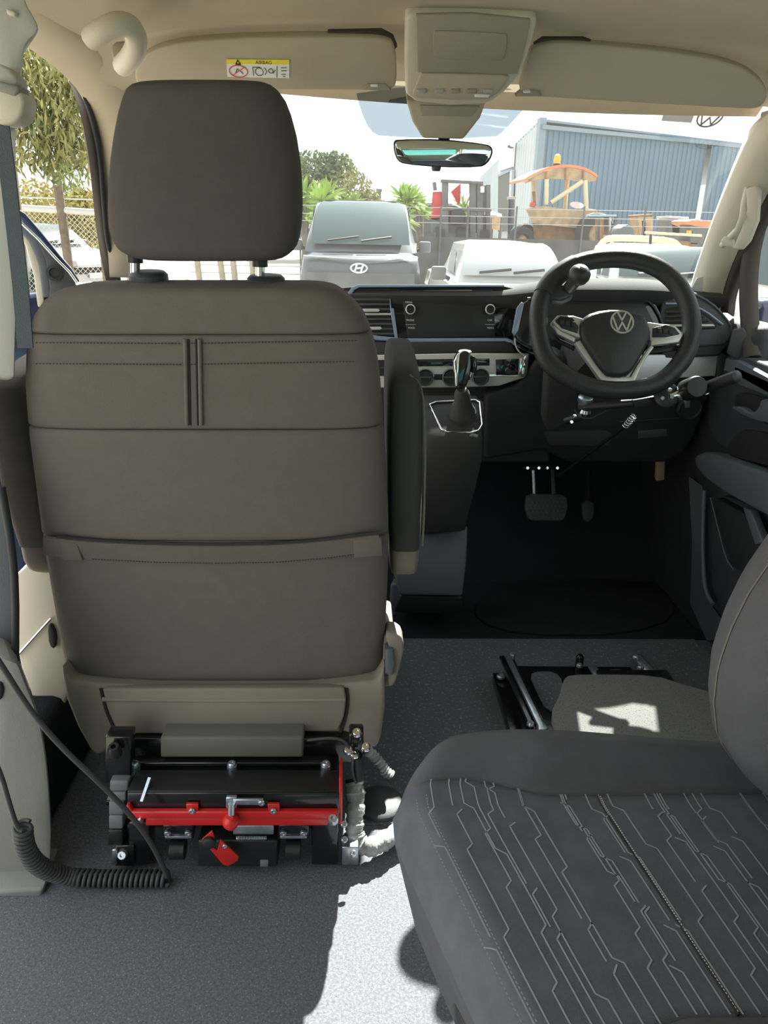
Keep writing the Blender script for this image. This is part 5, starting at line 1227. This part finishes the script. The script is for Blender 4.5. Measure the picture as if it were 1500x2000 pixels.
# white vehicle right beside the driver window
Lr = at(1500, 560, Y=2.6)
wv = thing('neighbour_vehicle', (2.6, 2.6, GZ), 'white vehicle parked close beside the driver window', 'car')
loft('flank', [[V((2.05+dx, y, z)) for dx, z in ((.10, GZ+.3), (0, GZ+.55), (-.02, GZ+1.05), (.05, GZ+1.30), (1.4, GZ+1.30), (1.4, GZ+.3))] for y in (-.5, 0, 2.2, 4.6, 4.9)], 'white_paint', wv, smooth=40)
loft('cabin', [[V((2.10+dx, y, z)) for dx, z in ((0, GZ+1.28), (.05, GZ+1.6), (.16, GZ+2.0), (1.2, GZ+2.0), (1.3, GZ+1.28))] for y in (-.4, 4.4)], 'white_paint', wv, smooth=40)
for y0, y1 in ((.2, 1.5), (1.7, 3.0), (3.2, 4.2)): mk('side_window', [V((2.085, y0, GZ+1.36)), V((2.085, y1, GZ+1.36)), V((2.17, y1, GZ+1.86)), V((2.17, y0, GZ+1.86))], [(0, 1, 2, 3)], 'car_glass', wv)
box('door_mirror', (1.93, 3.25, GZ+1.38), (.20, .16, .22), 'white_paint', wv, bevel=.05)
box('door_handle', (2.03, 2.6, GZ+1.12), (.04, .2, .03), 'galv', wv, bevel=.01)
lathe('wheel', [(.2, -.1), (.33, -.1), (.34, .1), (.2, .1), (.18, .05), (0, .05)], (2.14, 3.9, GZ+.34), (-1, 0, 0), 'tyre', wv)
mv = thing('outside_mirror', at(1480, 640, Y=1.9), 'dark door mirror outside the driver window', 'mirror')
box('mirror_housing', at(1500, 668, X=1.16), (.16, .10, .24), 'navy', mv, bevel=.03)
rod('mirror_foot', at(1500, 690, X=1.14), at(1478, 705, X=1.02), .02, 'black_plastic', mv)

# ---- wire fence between the cars and the machinery
ff = thing('wire_fence', g(1000, 18.3), 'post and wire fence with grey screening cloth behind the parked cars', 'fence')
Yf_ = 18.3
for x in (585, 735, 862, 915, 1010, 1142, 1262, 1400):
    p = at(x, 403, Y=Yf_); rod('post', V((p.x, Yf_, GZ)), p, .022, 'machine_grey', ff, seg=8)
for y in (408, 424, 438): rod('wire', at(560, y-8, Y=Yf_), at(1460, y+8, Y=Yf_), .008, 'galv', ff, seg=5)
pa, pb_ = at(820, 462, Y=Yf_+.05), at(1180, 470, Y=Yf_+.05)
mk('screen_cloth', [V((pa.x, Yf_+.05, GZ)), V((pb_.x, Yf_+.05, GZ)), pb_, pa, V((pa.x, Yf_+.06, GZ)), V((pb_.x, Yf_+.06, GZ)), pb_+V((0, .01, 0)), pa+V((0, .01, 0))], [(0, 1, 2, 3), (7, 6, 5, 4), (2, 6, 7, 3)], 'cloth_grey', ff)
# ---- chain-link fence on the passenger side
cf = thing('chain_link_fence', g(110, 13), 'chain-link fence with timber posts beside the open passenger door', 'fence')
Yc_ = 13.0
for x, yt in ((110, 340), (186, 345)):
    p = at(x, yt, Y=Yc_); rod('post', V((p.x+.02, Yc_, GZ)), p, .075, 'bark', cf, seg=8)
rod('top_rail', at(10, 404, Y=Yc_), at(188, 415, Y=Yc_), .05, 'galv', cf, seg=8)
rod('top_wire', at(10, 384, Y=Yc_), at(188, 390, Y=Yc_), .012, 'galv', cf, seg=5)
pa, pb_ = at(10, 404, Y=Yc_), at(188, 415, Y=Yc_)
mk('wire_mesh', [V((pa.x, Yc_, GZ)), V((pb_.x, Yc_, GZ)), pb_, pa], [(0, 1, 2, 3)], 'chain_link', cf)
pa, pb_ = at(188, 470, Y=Yc_), at(600, 500, Y=Yc_)
# fence seen under the headrest
uf = thing('paddock_fence', g(450, 15), 'leaning timber posts with sagging wire beyond the white board', 'fence')
for x0, x1, y0 in ((385, 392, 505), (430, 440, 508), (455, 462, 506), (492, 498, 505), (250, 252, 500)):
    a_ = at(x0, y0, Y=15); b_ = V((at(x1, 540, Y=15).x, 15, GZ)); rod('post', b_, a_, .06, 'timber', uf, seg=7)
for y in (515, 530): rod('wire', at(300, y, Y=15), at(590, y+6, Y=15), .012, 'galv', uf, seg=5)
wb_ = thing('white_board', g(338, 11), 'blank white board standing low outside below the headrest', 'board')
plate('board_face', vert(11, x=-3), [(306, 504), (370, 505), (370, 546), (305, 545)], .04, 'sign_white', wb_, bevel=.005)
for x in (312, 364): rod('leg', vert(11.03).h(x, 530), V((vert(11.03).h(x, 530).x, 11.03, GZ)), .03, 'timber', wb_, seg=6)

# ---- tractor with sun canopy
TY = 24.0
tr = thing('tractor', g(1095, TY), 'old tractor with orange sun canopy and amber beacon', 'tractor')
T = lambda x, y, dy=0: at(x, y, Y=TY+dy)
top = [(1024, 356), (1040, 346), (1070, 332), (1100, 327), (1130, 330), (1152, 338), (1166, 348)]
low = [(1027, 358), (1042, 352), (1068, 349), (1100, 350), (1130, 354), (1150, 355), (1164, 353)]
ct, cl_ = chaikin([T(x, y) for x, y in top], 2, False), chaikin([T(x, y) for x, y in low], 2, False)
strip('canopy_front', ct, cl_, 'rust_pale', tr, ext=(0, .06, 0))
strip('canopy', [p+V((0, -.03, .02)) for p in ct], [p+V((0, 2.4, .05)) for p in ct], 'orange', tr, ext=(0, 0, .07))
for k in range(4, len(ct)-4, 5): rod('canopy_rib', ct[k]+V((0, -.03, 0)), cl_[k]+V((0, -.03, 0)), .025, 'rust', tr, seg=5)
for a, b, dy in (((1068, 350), (1067, 400), 0), ((1108, 352), (1103, 415), 1.6), ((1143, 352), (1145, 410), 0), ((1042, 352), (1044, 400), 1.6)): rod('canopy_post', T(*a, dy), T(*b, dy), .07, 'cream_steel', tr, seg=8)
rod('canopy_brace', T(1138, 354), T(1076, 396), .07, 'cream_steel', tr, seg=8)
bc_ = lathe('beacon_base', [(.12, 0), (.12, .08), (.09, .1)], T(1087, 326, .8), (0, 0, 1), 'black_plastic', tr, seg=12)
lathe('beacon', [(.10, .08), (.105, .2), (.085, .32), (.03, .36)], T(1087, 326, .8), (0, 0, 1), 'amber', bc_, seg=12)
loft('hull', [[T(x, y, dy) for x, y in ((1026, 408), (1060, 402), (1120, 410), (1172, 414), (1170, 440), (1130, 446), (1040, 436))] for dy in (-.2, 1.6)], 'rust_pale', tr, smooth=None)
loft('engine', [[T(x, y, dy) for x, y in ((1040, 434), (1130, 444), (1170, 438), (1168, 470), (1130, 480), (1045, 476))] for dy in (0, 1.4)], 'rust', tr, smooth=None)
plate('fuel_tank', vert(TY-.3), [(1140, 436), (1168, 436), (1166, 468), (1140, 466)], .8, 'machine_blue', tr, bevel=.05)
for x, y, r, dy in ((1160, 470, .62, -.4), (1022, 448, .45, 1.4), (1018, 462, .4, -.3), (1150, 462, .55, 1.8)):
    p = T(x, y, dy); rr = r; p.z = GB+rr
    wl = lathe('tyre', [(rr*.5, -.18), (rr*.9, -.2), (rr, -.12), (rr, .12), (rr*.9, .2), (rr*.5, .18), (rr*.45, .05), (0, .05)], p, (.3, -1, 0), 'tyre', tr, seg=20)
    lathe('hub', [(rr*.45, .06), (rr*.3, .1), (0, .12)], p, (.3, -1, 0), 'rust_pale', wl, seg=12)
plate('mudguard', vert(TY-.1), [(1140, 414), (1150, 408), (1165, 410), (1172, 422), (1166, 426), (1150, 420)], .4, 'orange', tr, bevel=.02)
plate('front_lamp', vert(TY-.25), [(1038, 394), (1045, 396), (1046, 404), (1036, 403)], .2, 'red_machine', tr, bevel=.02)
rod('exhaust', T(1045, 402), T(1042, 374), .05, 'rust', tr, seg=8)
lathe('steering_wheel', [(.2, 0), (.22, .02), (.2, .04), (.16, .02)], T(1126, 402, .6), (0, -.5, 1), 'sign_white', tr, seg=16)
# ---- forklift
FY = 26.0
fk = thing('forklift', g(900, FY), 'red and grey forklift standing by the warehouse door', 'forklift')
K = lambda x, y, dy=0: at(x, y, Y=FY+dy)
for x0, x1, y0, y1 in ((864, 876, 352, 470), (918, 930, 354, 470), (932, 944, 356, 470), (950, 958, 360, 470)): plate('mast', vert(FY), rect(x0, y0, x1, y1), .25, 'machine_grey', fk, bevel=.02)
plate('mast_top', vert(FY-.05), [(862, 350), (944, 354), (944, 360), (862, 356)], .3, 'machine_grey', fk, bevel=.02)
plate('mast_cross', vert(FY-.05), [(862, 404), (960, 408), (960, 414), (862, 410)], .2, 'machine_grey', fk, bevel=.02)
plate('carriage', vert(FY+.1), [(922, 360), (958, 362), (958, 410), (922, 412)], .15, 'machine_grey', fk, bevel=.02)
plate('gauge', vert(FY-.1), rect(939, 364, 946, 376), .1, 'sign_white', fk, bevel=.01)
plate('side_guard', vert(FY+.6), [(882, 374), (900, 358), (900, 392), (896, 400)], .3, 'red_machine', fk, bevel=.02)
loft('counterweight', [[K(x, y, dy) for x, y in ((845, 375), (862, 374), (870, 400), (884, 405), (882, 428), (862, 432), (840, 428))] for dy in (.2, 1.5)], 'red_machine', fk, smooth=None)
loft('chassis', [[K(x, y, dy) for x, y in ((842, 426), (880, 424), (930, 420), (955, 420), (955, 455), (842, 455))] for dy in (.2, 1.8)], 'machine_grey', fk, smooth=None)
plate('seat', vert(FY-.1), [(884, 408), (906, 409), (910, 420), (908, 440), (878, 440), (880, 420)], .5, 'black_plastic', fk, bevel=.06, sm=1)
for x in (858, 900, 945):
    p = K(x, 455, .2); p.z = GB+.38; wl = lathe('tyre', [(.2, -.15), (.36, -.15), (.38, 0), (.36, .15), (.2, .15), (0, .1)], p, (1, 0, 0), 'tyre', fk, seg=18)
rod('exhaust', K(850, 372), K(848, 356), .06, 'machine_grey', fk, seg=8)
# ---- stored machinery along the warehouse
def junk(name, label, cat, Y, parts):
    t = thing(name, g(parts[0][1][0][0], Y), label, cat)
    for nm, pix, dep, m in parts: plate(nm, vert(Y), pix, dep, m, t, bevel=.02)
    ys = max(p[1] for q_ in parts for p in q_[1]); x = parts[0][1][0][0]
    a_ = min(p[0] for p in parts[0][1]); b_ = max(p[0] for p in parts[0][1]); yb = max(p[1] for p in parts[0][1])-2
    for xx in (a_+2, b_-2):
        p = vert(Y+.2).h(xx, yb); rod('leg', p, V((p.x, p.y, GB)), .06, 'machine_grey', t, seg=6)
    return t
junk('roller_crate', 'green-topped steel stand beside the tractor', 'stand', 21.6, [('frame', [(1170, 420), (1206, 420), (1204, 424), (1170, 424)], 1.0, 'machine_blue'), ('rack', [(1174, 424), (1180, 424), (1180, 470), (1174, 470)], .6, 'rust'), ('rack', [(1190, 424), (1194, 424), (1194, 470), (1190, 470)], .6, 'galv')])
junk('steel_bin', 'rusty steel bin standing behind the fence', 'bin', 23, [('bin_body', [(1246, 422), (1276, 420), (1276, 470), (1250, 470)], .8, 'rust_pale'), ('bin_edge', [(1246, 420), (1276, 418), (1276, 424), (1246, 425)], .9, 'rust'), ('bin_door', [(1252, 430), (1262, 430), (1262, 462), (1254, 462)], .82, 'machine_grey')])
junk('grey_cabinet', 'grey metal cabinet with pale top by the warehouse wall', 'cabinet', 23, [('body', [(1306, 426), (1344, 427), (1343, 470), (1304, 470)], .8, 'machine_grey'), ('lid', [(1305, 422), (1346, 424), (1346, 429), (1305, 427)], .95, 'galv'), ('panel', [(1312, 434), (1336, 434), (1336, 458), (1312, 458)], .82, 'rust_pale')])
junk('orange_mower', 'machine with an orange hood near the windscreen pillar', 'machine', 21, [('frame', [(1350, 440), (1395, 444), (1394, 480), (1348, 478)], .8, 'machine_grey'), ('hood', [(1344, 432), (1360, 428), (1390, 432), (1402, 438), (1398, 446), (1360, 443), (1346, 438)], 1.2, 'orange'), ('lamp', [(1346, 450), (1354, 450), (1354, 458), (1346, 458)], .2, 'amber'), ('engine', [(1330, 470), (1365, 474), (1362, 500), (1330, 498)], .8, 'rust')])
junk('mower_deck', 'low hooped grey implement between bin and tractor stand', 'implement', 20.6, [('deck', [(1204, 462), (1212, 446), (1226, 438), (1238, 446), (1240, 464)], .8, 'machine_grey'), ('bar', [(1200, 460), (1244, 464), (1244, 468), (1200, 466)], 1.0, 'galv')])
junk('steel_beam_rack', 'long pale steel beam lying on trestles by the warehouse', 'beam', 20, [('beam', [(1262, 452), (1372, 458), (1372, 463), (1262, 457)], .15, 'cream_steel')])
junk('timber_stack', 'stack of orange and grey timber at the warehouse door', 'timber stack', 30, [('stack', [(960, 412), (980, 418), (981, 424), (960, 420)], 1.5, 'sign_white'), ('stack', [(962, 420), (978, 424), (976, 450), (962, 448)], 1.2, 'rust_pale')])
bl_ = thing('bollard', g(997, 27), 'dark blue steel bollard at the warehouse corner', 'bollard')
rod('bollard_post', V((at(998, 470, Y=27).x, 27, GB)), at(999, 387, Y=27), .12, 'navy', bl_); box('bollard_cap', at(999, 387, Y=27), (.26, .26, .08), 'galv', bl_)
cn = thing('traffic_cone', g(198, 24), 'red traffic cone on the gravel beyond the silver car', 'traffic cone')
cb_ = V((at(198, 500, Y=24).x, 24, GZ)); box('cone_base', cb_+V((0, 0, .03)), (.42, .42, .06), 'cone_red', cn)
cc_ = lathe('cone_body', [(.17, .05), (.13, .3), (.08, .6), (.04, .78)], cb_, (0, 0, 1), 'cone_red', cn, seg=16)
lathe('cone_band', [(.135, .33), (.105, .5)], cb_, (0, 0, 1), 'sign_white', cc_, seg=16)

# ---- plants
def leaves(name, cen, rad, n, ln, wd, m, parent, seed, droop=.0, jit=.7):
    rg = random.Random(seed); vs, fs = [], []
    for _ in range(n):
        while True:
            p = V((rg.uniform(-1, 1), rg.uniform(-1, 1), rg.uniform(-1, 1)))
            if .25 < p.length < 1: break
        c = V(cen) + V((p.x*rad[0], p.y*rad[1], p.z*rad[2]))
        d = V((rg.uniform(-1, 1), rg.uniform(-1, 1), rg.uniform(-1, 1)-droop)).normalized(); s = d.orthogonal().normalized()
        s.rotate(Matrix.Rotation(rg.uniform(0, 6.28), 3, d)); l = ln*rg.uniform(.6, 1.3); w_ = wd*rg.uniform(.7, 1.2); k = len(vs)
        vs += [c-d*l/2, c+s*w_/2, c+d*l/2, c-s*w_/2]; fs.append((k, k+1, k+2, k+3))
    return mk(name, vs, fs, m, parent, kind='stuff')
def tree(name, label, base, top, rads, n, ln, wd, m, seed, droop=0, trunk=.15, group=None):
    t = thing(name, base, label, 'tree' if trunk > .07 else 'bush', group)
    b = V(base); tp_ = V(top)
    tube('trunk', [b, b.lerp(tp_, .5)+V((.1, 0, 0)), tp_], [trunk, trunk*.8, trunk*.4], 'bark', t, seg=8)
    rg = random.Random(seed)
    for i, (dx, dy, dz, rx, rz) in enumerate(rads):
        c = tp_+V((dx, dy, dz)); leaves('foliage', c, (rx, rx, rz), n, ln, wd, m if isinstance(m, str) else m[i % len(m)], t, seed+i, droop)
        tube('branch', [b.lerp(tp_, .6), c], [trunk*.45, trunk*.15], 'bark', t, seg=6)
    return t
q0 = at(110, 250, Y=9.5)
gt = thing('gum_tree', (q0.x-.9, 9.9, GZ), 'drooping gum tree with olive leaves outside the open door', 'tree')
tp0 = V((q0.x-.6, 9.7, q0.z+.9))
tube('trunk', [(q0.x-.9, 9.9, GZ), (q0.x-.75, 9.8, GZ+1.3), tp0], [.11, .09, .05], 'bark', gt, seg=9)
for i, (x, y, r, m) in enumerate(((40, 110, .55, 'leaf_gum'), (95, 140, .50, 'leaf_yellow'), (140, 190, .45, 'leaf_gum'), (60, 200, .50, 'leaf_green'), (115, 235, .50, 'leaf_gum'), (160, 270, .38, 'leaf_gum'), (70, 275, .42, 'leaf_gum'), (130, 310, .36, 'leaf_green'), (0, 160, .6, 'leaf_gum'), (20, 260, .5, 'leaf_gum'), (170, 215, .4, 'leaf_yellow'), (110, 80, .5, 'leaf_gum'))):
    c = at(x, y, Y=9.5+.25*math.sin(i*2.1)); leaves('foliage', c, (r, r, r*.9), 420, .15, .034, m, gt, 11+i, 1.1)
    tube('branch', [tp0-V((0, 0, .3)), (tp0+c)/2+V((0, 0, .15)), c], [.028, .018, .006], 'bark', gt, seg=6)
for i, (x, y, Y, rx, rz, m, lab) in enumerate(((72, 398, 26, 1.0, .75, 'leaf_yellow', 'yellow-green bush behind the wire fence next to the door pillar'), (135, 396, 29, .8, .7, 'leaf_green', 'green bush behind the wire fence post'), (163, 410, 23.5, .55, .6, 'leaf_yellow', 'small yellow bush between the two fence posts'), (100, 425, 33, 2.2, .9, 'leaf_green', 'low dark hedge running behind the silver car'))):
    p = at(x, y, Y=Y); tree('garden_bush', lab, (p.x, Y, GZ), (p.x, Y, p.z), ((0, 0, 0, rx, rz), (0, 0, -rz, rx*1.1, rz)), 900, .22, .08, m, 40+i*5, trunk=.06)
p = at(628, 345, Y=38)
tree('leafy_tree', 'dense green tree standing behind the grey van', (p.x, 38, GZ), (p.x, 38, p.z-.4), ((-.4, 0, .2, 1.5, 1.3), (.6, .2, .5, 1.1, 1.0), (0, 0, -1.0, 1.8, 1.1), (-1.2, 0, -.3, .9, 1.1)), 1700, .28, .14, 'leaf_green', 60, trunk=.2)
p = at(692, 368, Y=33)
tree('thin_tree', 'thin yellowish tree to the side of the dense green tree', (p.x, 33, GZ), (p.x, 33, p.z-.2), ((0, 0, .2, .75, .75), (.6, 0, -.3, .6, .5), (-.5, 0, -.4, .7, .6)), 520, .25, .08, 'leaf_gum', 70, trunk=.09)
def yucca(label, x, y, Y, r, n=3, seed=0):
    p = at(x, y, Y=Y); t = thing('yucca_plant', g(x, Y), label, 'plant', 'yuccas behind the parked cars'); rg = random.Random(seed)
    tube('stem', [V((p.x, Y, GZ)), p-V((0, 0, .1))], [.12, .08], 'bark', t, seg=7)
    for k in range(n):
        c = p + V((rg.uniform(-.7, .7)*r, rg.uniform(-.3, .3), rg.uniform(-.8, .3)*r))
        if k == 0: c = p
        tube('stem', [V((p.x, Y, max(GZ, c.z-1))), c], .06, 'bark', t, seg=6)
        vs, fs = [], []
        for i in range(46):
            a = rg.uniform(0, 2*PI); e = rg.uniform(-.5, 1.4); d = V((math.cos(a)*math.cos(e), math.sin(a)*math.cos(e), math.sin(e))); s = d.orthogonal().normalized()*.035; l = r*rg.uniform(.7, 1.05); q_ = len(vs)
            vs += [c-s, c+s, c+d*l*.6+s*1.2-V((0, 0, .02)), c+d*l*.6-s*1.2-V((0, 0, .02)), c+d*l-V((0, 0, .12*l))]
            fs += [(q_, q_+1, q_+2, q_+3), (q_+3, q_+2, q_+4)]
        mk('rosette', vs, fs, 'leaf_yucca', t, kind='stuff')
yucca('spiky yucca peeking out beside the headrest', 595, 385, 19.6, .62, 4, 1)
yucca('spiky yucca in front of the dense green tree', 628, 388, 20.6, .55, 3, 2)
yucca('small yucca in front of the thin yellowish tree', 690, 398, 22, .45, 3, 3)
yucca('tall yucca between the grey van and the forklift', 796, 394, 19.3, .50, 4, 4)
yucca('broad yucca right against the forklift counterweight', 822, 414, 20.4, .36, 3, 5)
yucca('young yucca growing inside the forklift mast', 906, 408, 29, .7, 2, 6)
